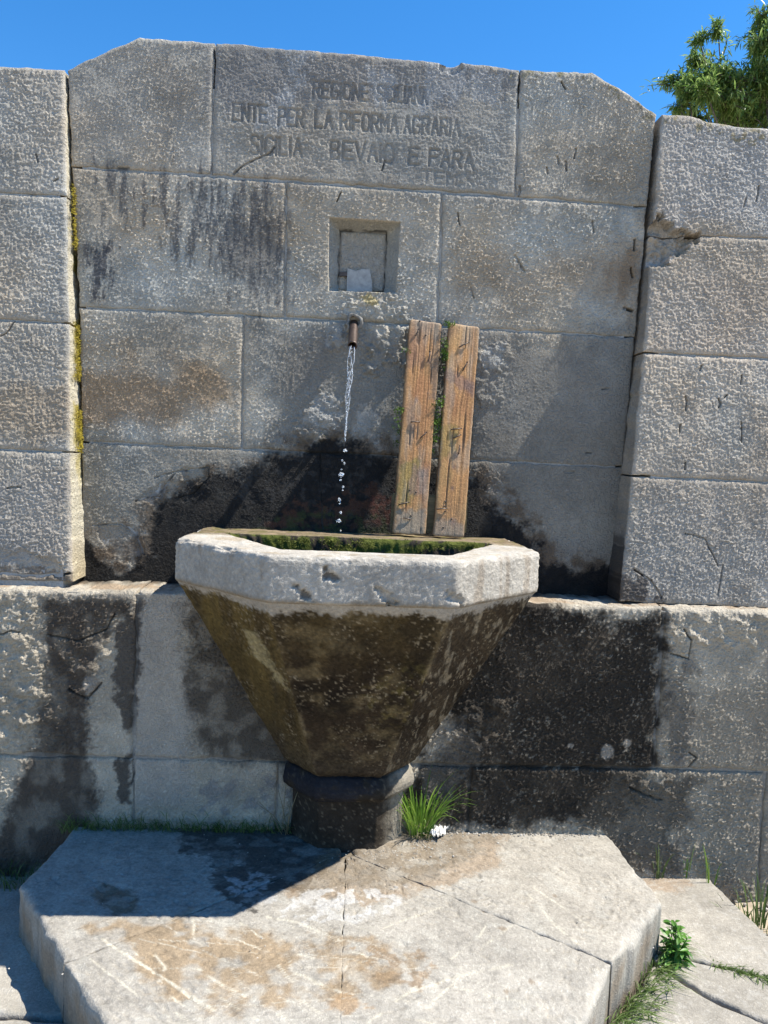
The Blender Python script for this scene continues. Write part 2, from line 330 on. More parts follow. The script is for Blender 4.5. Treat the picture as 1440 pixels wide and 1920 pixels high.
def peck(x, z, seed=0, kind=0, ang=.38):
    if kind == 0:      # sparse raised flecks left by the point chisel
        ca, sa = math.cos(ang), math.sin(ang); u = x*ca+z*sa; v = -x*sa+z*ca
        a = vn(u/.0056, v/.0040, 11+seed); b = vn(u/.0040, v/.0034, 12+seed); c = fbm(x/.05, z/.05, 13+seed, 3)
        f = sst(.50, .82, .62*a+.38*b+.34*(c-.5))
        return .0042*f+.0008*fbm(x/.005, z/.005, 14+seed, 2)
    a = vn(x/.0045, z/.02, 21+seed); b = vn(x/.02, z/.0045, 22+seed); c = vn(x/.0048, z/.0044, 23+seed); e = fbm(x/.06, z/.06, 25+seed, 3)
    return (.0013*a+.0015*b+.0025*sst(.35, .75, c))*(.5+e)+.0006*vn(x/.005, z/.005, 24+seed)
def h_panel(x, z, sty=(1., .38, 0.)):
    sm = np.zeros(x.shape)
    for k, (P, s) in enumerate(SMOOTH_W): sm = np.maximum(sm, s*region(x, z, P, .03, .04, .07, 40+k))
    sm = np.maximum(sm, .85*region(x, z, BLACK, .02, .045, .05, 15))
    amp = (0.75+1.5*(fbm(x/.16, z/.16, 8, 4)-.5)).clip(.15, 1.5)*(1-.9*sm)
    ins = region(x, z, [(-0.461,2.751),(0.546,2.748),(0.559,2.350),(-0.449,2.346)], .05, .03, .1, 60)
    pk = sty[0]*(peck(x, z, 0, 0, sty[1])*(1-sty[2])+peck(x, z, 3, 1)*sty[2])*(1-ins)+peck(x, z, 5, 1)*.6*ins
    sc = vn((x*math.cos(sty[1]+.5)+z*math.sin(sty[1]+.5))/.09, (-x*math.sin(sty[1]+.5)+z*math.cos(sty[1]+.5))/.006, 17); pk = pk+.0022*sst(.72, .95, sc)*(1-ins)*fbm(x/.12, z/.12, 18, 2)
    h = amp*pk+.005*(fbm(x/.12, z/.12, 9, 4)-.3)+.006*(fbm(x/.6, z/.6, 10, 2)-.3)
    for k, (P, a) in enumerate(LUMP_W): h += a*region(x, z, P, .02, .03, .03, 140+k)*(fbm(x/.022, z/.022, 150+k, 4)*1.6-.3).clip(-.05, 2)
    for P, wd, dp in CR_W: h -= dp*line_mask(x, z, P, wd, 3, .003)
    for k, (P, dp) in enumerate(SP_W): h -= region(x, z, P, .004, .008, .03, 160+k)*(dp+.3*dp*fbm(x/.02, z/.02, 5, 3))
    b = (z > 2.2)
    if b.any(): e = np.zeros(x.shape); e[b] = engrave(x[b], z[b]); h -= .0042*e
    # niche with splayed cheeks
    so = poly_sd(x, z, NICHE); si = poly_sd(x, z, NICHE_IN)
    t = np.clip(-so/(np.abs(so)+np.maximum(si, 0)+1e-6), 0, 1)
    deep = np.where(so < 0, np.where(si > 0, .010+.05*t, .058+.014*(fbm(x/.022, z/.03, 4, 4)-.5)+.02*line_edge(si)), 0)
    h = np.where(so < 0, -deep+.001*pk/.005, h)
    return h
def line_edge(si): return np.exp(-np.abs(si)/.003)*.6
BLACK = [(-0.868,0.950),(-0.845,1.130),(-0.800,1.069),(-0.712,1.036),(-0.616,1.084),(-0.594,1.247),(-0.490,1.314),(-0.350,1.373),(-0.227,1.427),(-0.069,1.487),(0.094,1.477),(0.203,1.460),(0.296,1.428),(0.454,1.380),(0.580,1.266),(0.676,1.205),(0.710,1.095),(0.854,1.053),(0.963,1.123),(1.002,0.955)]
FRINGE = [(-0.868,0.950),(-0.855,1.183),(-0.696,1.118),(-0.630,1.281),(-0.509,1.358),(-0.351,1.409),(-0.246,1.440),(-0.070,1.516),(0.110,1.519),(0.220,1.497),(0.460,1.435),(0.654,1.278),(0.793,1.135),(0.999,1.161),(1.002,0.955)]
def c_panel(x, z, h):
    n1 = fbm(x/.3, z/.3, 61, 5); n2 = fbm(x/.05, z/.05, 62, 4)
    c = np.empty(x.shape+(3,)); c[:] = (.455, .41, .335)
    c *= (0.58+.84*n1)[..., None]*(0.78+.44*n2)[..., None]
    tw = (fbm(x/.22+4, z/.22, 74, 4)-.5)[..., None]; c *= 1+tw*np.array((.30, .02, -.30))
    wet = np.zeros(x.shape)
    tone = region(x, z, [(-0.918,2.759),(0.552,2.817),(0.579,2.316),(-0.910,2.308)], .05, .05, .2, 1); c = mix(c, (.31, .29, .26), .35*tone)
    c = mix(c, (.18, .18, .185), .6*region(x, z, [(-0.453,2.768),(0.563,2.766),(0.551,2.670),(0.416,2.678),(0.278,2.583),(0.064,2.619),(-0.179,2.577),(-0.446,2.542)], .04, .05, .05, 2, (.4, 1.6)))
    for k, P in enumerate([[(0.043,2.712),(0.167,2.686),(0.100,2.596),(0.047,2.610)], [(0.234,2.756),(0.376,2.753),(0.364,2.649),(0.224,2.588)], [(0.395,2.737),(0.494,2.727),(0.472,2.622),(0.400,2.634)], [(-0.211,2.744),(-0.151,2.740),(-0.182,2.645)], [(-0.334,2.516),(-0.182,2.662),(-0.211,2.490)]]):
        c = mix(c, (.42, .42, .41), .6*region(x, z, P, .012, .03, .03, 200+k, (.5, 1.3)))
    c = mix(c, (.27, .235, .19), .5*region(x, z, [(-0.664,2.694),(-0.458,2.642),(-0.462,2.490),(-0.590,2.464)], .06, .06, .1, 3))
    # blue-black streaks below the first course
    st = region(x, z, [(-0.809,2.328),(-0.223,2.332),(-0.218,2.094),(-0.261,1.900),(-0.373,2.102),(-0.562,2.039),(-0.635,2.207),(-0.780,2.164)], .04, .07, .05, 4, (.35, 2.2))
    c = mix(c, (.05, .055, .068), .68*st*sst(.36, .60, fbm(x/.011, z/.07, 63, 5)*.75+.25*vn(x/.004, z/.006, 73)))
    c = mix(c, (.045, .05, .065), .8*region(x, z, [(-0.851,2.074),(-0.778,2.087),(-0.784,1.958),(-0.837,1.894)], .02, .04, .03, 5, (.4, 2)))
    c = mix(c, (.06, .065, .075), .55*region(x, z, [(-0.445,2.184),(-0.211,2.233),(-0.210,1.955),(-0.404,1.979)], .03, .06, .03, 6, (.5, 1.8)))
    # warm stains
    c = mix(c, (.31, .205, .115), .75*region(x, z, [(-0.864,1.694),(-0.692,1.720),(-0.360,1.701),(-0.339,1.596),(-0.601,1.540),(-0.861,1.493)], .06, .06, .12, 7))
    c = mix(c, (.33, .24, .15), .6*region(x, z, [(0.349,2.214),(0.733,2.167),(1.016,2.219),(0.987,1.949),(0.742,2.007),(0.543,1.961),(0.360,1.986)], .08, .07, .14, 8))
    c = mix(c, (.235, .16, .095), .7*region(x, z, [(0.845,2.138),(0.990,2.182),(0.977,1.948),(0.910,1.981)], .05, .05, .07, 9, (.6, 1.8)))
    c = mix(c, (.25, .19, .13), .5*region(x, z, [(-0.187,1.816),(-0.010,1.825),(-0.076,1.680),(-0.182,1.657)], .05, .05, .08, 10))
    # grey-green around the spout and right, with pier, plank and spout shadows painted in
    c = mix(c, (.195, .185, .165), .75*region(x, z, [(-0.295,1.854),(0.005,1.896),(0.239,1.873),(0.458,1.849),(0.990,1.895),(1.019,1.292),(0.486,1.290),(0.221,1.479),(-0.068,1.484),(-0.246,1.458)], .06, .06, .1, 11))
    c = mix(c, (.222, .203, .170), .85*region(x, z, [(0.381,1.558),(1.141,1.593),(1.191,0.847),(0.416,0.825)], .05, .03, .08, 12))
    c = mix(c, (.25, .228, .19), .75*region(x, z, [(-1.015,1.468),(0.040,1.480),(0.065,0.851),(-1.005,0.819)], .05, .03, .1, 22))
    c = mix(c, (.31, .285, .24), .35*region(x, z, [(0.557,1.347),(0.820,1.303),(0.905,1.139),(0.695,1.206)], .03, .05, .05, 13))
    for k, P in enumerate([[(-0.101,1.634),(-0.002,1.630),(0.001,1.541),(-0.124,1.535)], [(0.044,1.596),(0.106,1.608),(0.128,1.529),(0.055,1.534)], [(0.458,1.840),(0.540,1.844),(0.526,1.763),(0.462,1.769)], [(0.110,1.519),(0.183,1.504),(0.176,1.459),(0.095,1.455)], [(0.445,1.379),(0.595,1.331),(0.636,1.259),(0.542,1.274)], [(-0.047,1.867),(-0.012,1.869),(-0.010,1.816),(-0.045,1.814)]]):
        c = mix(c, (.40, .39, .36), (.25 if k == 4 else .6)*region(x, z, P, .012, .03, .02, 220+k))
    # black water line
    fr = region(x, z, FRINGE, .04, .05, .06, 14)
    c = mix(c, (.105, .068, .038), .78*fr*sst(.25, .55, fbm(x/.04, z/.04, 64, 4)))
    bk = region(x, z, BLACK, .022, .035, .06, 15)*(.93+.07*sst(.30, .52, fbm(x/.02, z/.02, 65, 4)))
    c = mix(c, (.008, .0075, .0075), .985*bk)
    pale = region(x, z, [(-0.368,1.381),(0.113,1.456),(0.197,1.387),(0.194,1.260),(-0.364,1.238)], .03, .04, .05, 16)*sst(.57, .68, fbm(x/.02, z/.02, 66, 5))
    c = mix(c, (.06, .055, .05), .5*pale)
    rd = region(x, z, [(-0.133,1.274),(0.100,1.338),(0.208,1.351),(0.232,1.216),(-0.272,1.169)], .015, .03, .03, 17)
    c = mix(c, (.085, .038, .022), .8*rd*sst(.35, .6, fbm(x/.025, z/.02, 67, 4)))
    c = mix(c, (.13, .04, .025), .8*region(x, z, [(0.101,1.302),(0.209,1.324),(0.204,1.233),(0.122,1.224)], .01, .02, .02, 18)*sst(.4, .6, fbm(x/.012, z/.012, 68, 3)))
    c = mix(c, (.05, .06, .018), .75*region(x, z, [(-0.167,1.237),(0.185,1.241),(0.189,1.168),(-0.343,1.149)], .02, .03, .03, 19)*sst(.4, .6, fbm(x/.02, z/.02, 69, 3)))
    wet = np.maximum(.75*bk, .35*fr)
    # cracks and letters darkened along their grooves; lichen at the top edge
    for P, wd, dp in CR_W: c = mix(c, (.03, .028, .025), .9*line_mask(x, z, P, wd, 3, .003))
    b = (z > 2.2)
    if b.any(): e = np.zeros(x.shape); e[b] = engrave(x[b], z[b]); c = mix(c, (.12, .12, .12), .30*e)
    c = mix(c, (.20, .17, .07), .7*region(x, z, [(0.483,2.764),(0.789,2.765),(0.920,2.705),(1.026,2.634),(1.009,2.615),(0.773,2.729),(0.521,2.720)], .008, .02, .02, 20)*sst(.5, .65, fbm(x/.02, z/.02, 70, 4)))
    # the splayed cheeks and the dark slot of the niche
    so = poly_sd(x, z, NICHE); si = poly_sd(x, z, NICHE_IN)
    c = mix(c, (.36, .35, .31), .8*((so < 0) & (si > 0)).astype(float))
    c = mix(c, (.38, .355, .31), .8*(si < 0).astype(float)); c = mix(c, (.40, .38, .33), .6*(si < 0)*sst(.56, .66, fbm(x/.008+z/.02, z/.03, 72, 3)))
    c = mix(c, (.02, .018, .016), .75*line_mask(x, z, NICHE_IN+NICHE_IN[:1], .003, 9, .006)*sst(.35, .5, fbm(x/.04, z/.04, 71, 3)))
    c = mix(c, (.45, .36, .16), .8*region(x, z, [(0.041,1.983),(0.101,1.986),(0.106,1.951),(0.074,1.946)], .006, .01, .015, 21))
    return c, wet

wall = empty('stone_wall', (0, .1, 0))
tag(wall, 'weathered grey limestone fountain wall with recessed inscribed panel, side piers and stained plinth', 'stone wall')
# mortar bed and core of the panel
def flat_core(name, parent, P, mp, back, rec, colr, seedv):
    """mortar-faced core: a relief sheet set back behind the stone faces plus the mass behind it"""
    def hf(a, b): return -rec-.0012+.004*(fbm(a/.035, b/.035, seedv, 4)-.45)
    def cf(a, b, h):
        n = fbm(a/.06, b/.06, seedv+1, 4); c = np.empty(a.shape+(3,)); c[:] = colr; c *= (.75+.5*n)[..., None]
        if mp in (mpW, mpL):
            c2, w2 = (c_panel if mp is mpW else c_pl)(a, b, h); k = np.clip(c2.mean(-1)/.25, 0, 1)[..., None]; return c*k*.75+c2*.25, w2
        return c, np.zeros(a.shape)
    return patch(name, parent, P[0], P[1], mp, .012, hf, cf, M['mortar'], 0., .002, .3, (back,), seed=seedv)
panel = flat_core('recessed_panel', wall, ([(-0.807,0.970),(0.945,0.963)], [(-0.882,2.612),(0.962,2.624)]), mpW, .2, .0025, (.33, .325, .31), 300)
# the panel's mortar must not close the niche: the bed is cut there by pushing it back behind the niche floor
me = panel.data
NI = np.array(NICHE)
for v in me.vertices:
    if NI[:, 0].min()-.03 < v.co.x < NI[:, 0].max()+.03 and NI[:, 1].min()-.03 < v.co.z < NI[:, 1].max()+.03: v.co.y += .13
BLK = [([(-0.904,2.339),(-0.453,2.341)], [(-0.923,2.639),(-0.816,2.703),(-0.696,2.759),(-0.456,2.760)], .0026), ([(-0.453,2.341),(0.058,2.336),(0.552,2.334)], [(-0.456,2.760),(-0.117,2.759),(0.234,2.753),(0.274,2.750),(0.299,2.744),(0.327,2.747),(0.351,2.758),(0.546,2.748)], .0026),
       ([(0.552,2.334),(1.007,2.328)], [(0.546,2.748),(0.790,2.755),(0.893,2.710),(1.020,2.635)], .0026), ([(-0.872,1.892),(-0.201,1.894)], [(-0.904,2.339),(-0.209,2.336)], .0026), ([(-0.201,1.894),(0.310,1.891)], [(-0.209,2.336),(0.307,2.334)], .0026), ([(0.310,1.891),(0.994,1.891)], [(0.307,2.334),(1.007,2.328)], .0026),
       ([(-0.855,1.452),(-0.329,1.451)], [(-0.872,1.892),(-0.336,1.895)], .0026), ([(-0.329,1.451),(0.441,1.448)], [(-0.336,1.895),(0.434,1.891)], .0026), ([(0.441,1.448),(0.977,1.446)], [(0.434,1.891),(0.994,1.891)], .0026), ([(-0.845,0.950),(-0.030,0.941)], [(-0.855,1.452),(-0.067,1.450)], .0026), ([(-0.030,0.941),(0.983,0.955)], [(-0.067,1.450),(0.977,1.446)], .0026)]
STY = [(.75, .75, .25), (.6, .4, 1.), (1.05, .9, 0.), (.9, .38, .15), (1., .2, 0.), (1.1, .5, 0.), (1., .75, .1), (.8, 1., 0.), (.9, .3, 0.), (.8, .5, .3), (.8, .2, .2)]
BL_SK = lambda a, b, s, rc, rw: (rc, rw)
for k, (B, T, rs) in enumerate(BLK):
    patch('stone_block', panel, B, T, mpW, rs, (lambda x, z, k=k: h_panel(x, z, STY[k])), c_panel, M['stone'], .0025, .003, 1.0, (.006, .02, .06, .15, .33), seed=k)
# niche furniture: broken pale tile with a slot
def box_verts(c, s):
    return [(c[0]+s[0]*i, c[1]+s[1]*j, c[2]+s[2]*k) for i in (-1, 1) for j in (-1, 1) for k in (-1, 1)]
BOXF = [(0, 1, 3, 2), (4, 6, 7, 5), (0, 4, 5, 1), (2, 3, 7, 6), (0, 2, 6, 4), (1, 5, 7, 3)]
TP = [(0.001,2.078),(0.030,2.071),(0.051,2.078),(0.076,2.078),(0.085,2.041),(0.088,2.005),(0.001,2.000)]
tv = [(p[0], 0.063, p[1]) for p in TP]+[(p[0], .14, p[1]) for p in TP]; nT = len(TP)
mesh_obj('broken_tile', tv, [tuple(range(nT))[::-1], tuple(range(nT, 2*nT))]+[(i, (i+1) % nT, nT+(i+1) % nT, nT+i) for i in range(nT)], M['render'], panel, smooth=False)
SL = [(-0.025,2.065),(-0.000,2.066),(0.001,2.052),(-0.024,2.051)]
mesh_obj('iron_strap', [(p[0], .064, p[1]) for p in SL]+[(p[0], .14, p[1]) for p in SL], [(3, 2, 1, 0), (4, 5, 6, 7), (0, 1, 5, 4), (1, 2, 6, 5), (2, 3, 7, 6), (3, 0, 4, 7)], M['rust'], panel, smooth=False)

# --- piers
CR_R = [([(1.143,1.693),(1.149,1.676),(1.146,1.647)], .006, .02), ([(1.257,1.688),(1.266,1.671),(1.260,1.658)], .005, .015), ([(1.288,1.704),(1.279,1.693)], .005, .012), ([(1.337,1.769),(1.334,1.742)], .005, .015), ([(1.131,1.598),(1.128,1.568)], .004, .012), ([(1.338,1.617),(1.344,1.545)], .004, .012), ([(1.198,1.798),(1.193,1.780)], .005, .012), ([(1.376,2.411),(1.369,2.360)], .005, .015), ([(1.333,2.372),(1.327,2.339)], .004, .012),
        ([(1.293,1.133),(1.278,1.035)], .004, .012), ([(1.161,1.235),(1.226,1.220),(1.255,1.167),(1.275,1.132)], .004, .008), ([(0.993,1.105),(1.048,1.071),(1.086,1.020)], .005, .015), ([(1.154,1.469),(1.152,1.448)], .005, .014)]
CR_L = [([(-1.005,2.359),(-0.997,2.334)], .006, .012), ([(-0.948,2.278),(-0.935,2.287)], .005, .01), ([(-1.057,1.026),(-0.958,1.021),(-0.843,1.032)], .006, .02), ([(-1.045,1.296),(-1.004,1.302)], .005, .012), ([(-1.044,1.829),(-1.072,1.785),(-1.091,1.775)], .004, .008)]
def pier_fn(side):
    CR = CR_R if side > 0 else CR_L
    SPL = [([(0.983,2.203),(1.029,2.299),(1.086,2.245),(1.178,2.235),(1.166,2.214),(1.130,2.180),(1.067,2.136),(0.986,2.123)], .04)] if side > 0 else [([(-1.094,1.100),(-0.995,1.094),(-0.878,1.066),(-0.851,1.016),(-1.089,1.000)], .005)]
    def hf(x, z):
        h = .9*peck(x, z, 30+side, 1)+.004*(fbm(x/.1, z/.1, 80, 4)-.3)+.005*(fbm(x/.4, z/.4, 81, 2)-.3)
        if side > 0:
            m = sst(1.55, 1.3, z); h = h*(1-.5*m)+peck(x, z, 33)*.8*m
        for P, wd, dp in CR: h -= dp*line_mask(x, z, P, wd, 3, .003)
        for k, (P, dp) in enumerate(SPL):
            m = region(x, z, P, .006, .018, .03, 170+k); h = h*(1-.3*m)-m*dp*(.35+1.3*fbm(x/.025, z/.025, 6, 5))
        return h
    def cf(x, z, h):
        n1 = fbm(x/.3, z/.3, 82+side, 5); n2 = fbm(x/.05, z/.05, 84, 4)
        c = np.empty(x.shape+(3,)); c[:] = (.455, .392, .312) if side > 0 else (.445, .405, .34)
        c *= (0.62+.76*n1)[..., None]*(0.80+.40*n2)[..., None]
        tw = (fbm(x/.22+4, z/.22, 75, 4)-.5)[..., None]; c *= 1+tw*np.array((.24, .02, -.24))
        if side > 0:
            c = mix(c, (.43, .36, .29), .5*region(x, z, [(1.004,2.118),(1.420,2.107),(1.430,1.783),(1.014,1.833)], .08, .07, .15, 30))
            c = mix(c, (.42, .405, .38), .6*region(x, z, [(1.033,2.605),(1.894,2.647),(1.905,2.281),(1.045,2.246)], .05, .05, .15, 31))
            c = mix(c, (.30, .24, .11), .7*region(x, z, [(1.033,2.632),(1.404,2.616),(1.705,2.597),(1.706,2.570),(1.405,2.573),(1.144,2.595)], .01, .03, .03, 32)*sst(.5, .62, fbm(x/.02, z/.02, 85, 4)))
            c = mix(c, (.33, .31, .28), .5*region(x, z, [(0.964,1.404),(1.441,1.406),(1.454,1.014),(0.977,1.016)], .08, .07, .15, 33))
            c = mix(c, (.06, .05, .045), .8*region(x, z, [(0.921,1.076),(1.011,1.088),(1.087,1.011),(0.924,0.988)], .01, .03, .03, 34))
            c = mix(c, (.52, .46, .40), .7*region(x, z, [(1.048,2.166),(1.157,2.213),(1.130,2.183),(1.067,2.136),(1.004,2.127)], .004, .01, .02, 35))
        else:
            c = mix(c, (.34, .255, .165), .6*region(x, z, [(-1.250,1.666),(-0.878,1.633),(-0.853,1.448),(-1.240,1.430)], .06, .06, .12, 36))
            c = mix(c, (.28, .255, .23), .5*region(x, z, [(-1.234,1.313),(-0.848,1.329),(-0.835,1.042),(-1.222,1.046)], .06, .06, .12, 37))
            c = mix(c, (.13, .10, .07), .7*region(x, z, [(-1.221,1.032),(-0.827,1.042),(-0.825,1.000),(-1.219,0.987)], .01, .02, .03, 38))
        for P, wd, dp in CR: c = mix(c, (.04, .035, .03), .85*line_mask(x, z, P, wd, 3, .003))
        return c, np.zeros(x.shape)
    def sk(a, b, s, rc, rw):
        if side > 0:
            m = region(a, b, [(.9, .95), (1.05, .95), (1.05, 1.25), (.9, 1.2)], .04, .05, .06, 41); c2 = mix(rc*.8, (.03, .026, .022), .8*m); return c2, rw
        g = sst(.42, .58, fbm(b/.07, b*0+s*14, 42, 4))*sst(2.4, 2.1, b)*sst(1.2, 1.5, b)*sst(.02, .06, s)
        c2 = mix(np.broadcast_to(np.array((.52, .47, .36)), rc.shape), (.33, .26, .03), .9*g)
        c2 = mix(c2, (.34, .25, .12), .7*sst(1.2, 1.02, b)*fbm(b/.05, b*0+s*30, 43, 3))
        return c2, rw
    return hf, cf, sk
hL, cL, sL = pier_fn(-1); hR, cR, sR = pier_fn(1)
pl_ = flat_core('side_pier', wall, ([(-1.588,0.950),(-0.860,0.974)], [(-1.666,2.551),(-0.946,2.604)]), mpQ, .4, .003, (.37, .36, .34), 310)
pr_ = flat_core('side_pier', wall, ([(1.023,1.000),(2.112,0.999)], [(1.075,2.581),(2.069,2.567)]), mpQ, .4, .003, (.38, .36, .33), 320)
for v in pr_.data.vertices:
    if v.co.x < 1.22 and 2.02 < v.co.z < 2.30: v.co.y += .07
SKP = (.008, .025, .045, .065, .085, .105, .125, .15, .2, .38)
for k, (B, T) in enumerate([([(-1.178,2.227),(-0.903,2.233)], [(-1.205,2.636),(-0.926,2.640)]), ([(-1.192,1.827),(-0.878,1.826)], [(-1.178,2.227),(-0.903,2.233)]), ([(-1.223,1.418),(-0.857,1.417)], [(-1.192,1.827),(-0.878,1.826)]), ([(-1.236,1.003),(-0.829,1.005)], [(-1.223,1.418),(-0.857,1.417)])]):
    patch('stone_block', pl_, B, T, mpQ, .0027, hL, cL, M['stone'], .0025, .0026, .8, SKP, sL, seed=20+k)
for k, (B, T) in enumerate([([(-1.665,2.214),(-1.178,2.227)], [(-1.693,2.627),(-1.205,2.636)]), ([(-1.647,1.829),(-1.192,1.827)], [(-1.665,2.214),(-1.178,2.227)]), ([(-1.627,1.418),(-1.223,1.418)], [(-1.647,1.829),(-1.192,1.827)]), ([(-1.607,1.007),(-1.236,1.003)], [(-1.627,1.418),(-1.223,1.418)])]):
    patch('stone_block', pl_, B, T, mpQ, .010, hL, cL, M['stone'], .0035, .008, 1.2, SKP, None, seed=26+k)
for k, (B, T) in enumerate([([(1.013,2.230),(1.716,2.242)], [(1.032,2.635),(1.125,2.635),(1.165,2.629),(1.199,2.620),(1.240,2.619),(1.283,2.611),(1.404,2.613),(1.705,2.612)]), ([(0.995,1.830),(1.540,1.833)], [(1.013,2.230),(1.565,2.240)]), ([(0.969,1.419),(1.665,1.416)], [(0.995,1.830),(1.690,1.834)]), ([(0.942,1.001),(1.510,0.994)], [(0.969,1.419),(1.515,1.417)])]):
    patch('stone_block', pr_, B, T, mpQ, .0027, hR, cR, M['stone'], .0025, .0026, .8, SKP, sR, seed=30+k)
for k, (B, T) in enumerate([([(1.716,2.242),(2.097,2.247)], [(1.705,2.612),(2.087,2.608)]), ([(1.540,1.833),(2.108,1.835)], [(1.565,2.240),(2.097,2.247)]), ([(1.665,1.416),(2.120,1.412)], [(1.690,1.834),(2.108,1.835)]), ([(1.510,0.994),(2.132,0.985)], [(1.515,1.417),(2.120,1.412)])]):
    patch('stone_block', pr_, B, T, mpQ, .010, hR, cR, M['stone'], .0035, .008, 1.2, SKP, None, seed=36+k)

# --- plinth
CR_P = [([(-1.028,0.846),(-0.988,0.863),(-0.964,0.856)], .004, .01), ([(-0.815,0.683),(-0.757,0.654),(-0.717,0.703)], .005, .014), ([(-0.883,0.850),(-0.785,0.836),(-0.705,0.872),(-0.681,0.923)], .004, .008), ([(1.098,0.847),(1.161,0.832),(1.166,0.893),(1.137,0.928)], .004, .01), ([(1.182,0.521),(1.210,0.504),(1.185,0.471)], .004, .01), ([(0.991,0.401),(1.047,0.375),(1.102,0.358)], .006, .018), ([(-0.613,0.458),(-0.608,0.415),(-0.617,0.381)], .006, .012)]
LUMP_P = [([(-1.505,0.963),(-0.934,0.982),(-0.886,0.597),(-1.022,0.458),(-1.503,0.482)], .018), ([(-0.818,0.852),(-0.672,0.890),(-0.765,0.634),(-0.846,0.615)], .012), ([(0.397,0.645),(0.568,0.702),(0.491,0.489),(0.403,0.522)], .016), ([(1.063,0.978),(1.420,0.989),(1.712,0.981),(1.721,0.874),(1.086,0.891)], .014), ([(0.952,0.463),(1.132,0.448),(1.138,0.359),(0.992,0.392)], .014)]
SM_P = [([(-0.618,0.992),(-0.470,1.014),(-0.425,0.297),(-0.617,0.294)], .85), ([(-0.753,0.837),(-0.623,0.875),(-0.617,0.294),(-0.758,0.327)], .6), ([(-0.438,0.761),(-0.095,0.512),(-0.087,0.285),(-0.425,0.280)], .6), ([(1.155,0.928),(1.718,0.910),(1.750,0.496),(1.184,0.485)], .45), ([(-0.990,0.442),(-0.744,0.447),(-0.771,0.154),(-1.018,0.151)], .7)]
PBLACK = [(0.328,1.006),(0.691,1.010),(0.851,0.971),(1.060,0.969),(1.092,0.732),(1.093,0.501),(1.033,0.446),(1.012,0.356),(0.945,0.275),(0.259,0.238),(0.251,0.432),(0.400,0.575)]
def h_pl(x, z):
    sm = np.zeros(x.shape)
    for k, (P, s) in enumerate(SM_P): sm = np.maximum(sm, s*region(x, z, P, .03, .04, .07, 240+k))
    sm = np.maximum(sm, .1*region(x, z, PBLACK, .03, .03, .05, 56))
    h = peck(x, z, 51)*1.35*(1-sm)+.006*(fbm(x/.1, z/.1, 90, 4)-.25)+.006*(fbm(x/.4, z/.4, 91, 2)-.25)
    for k, (P, a) in enumerate(LUMP_P): h += a*region(x, z, P, .03, .04, .05, 250+k)*(fbm(x/.028, z/.024, 260+k, 4)*1.6-.45).clip(-.08, 2)
    for P, wd, dp in CR_P: h -= dp*line_mask(x, z, P, wd, 3, .003)
    return h
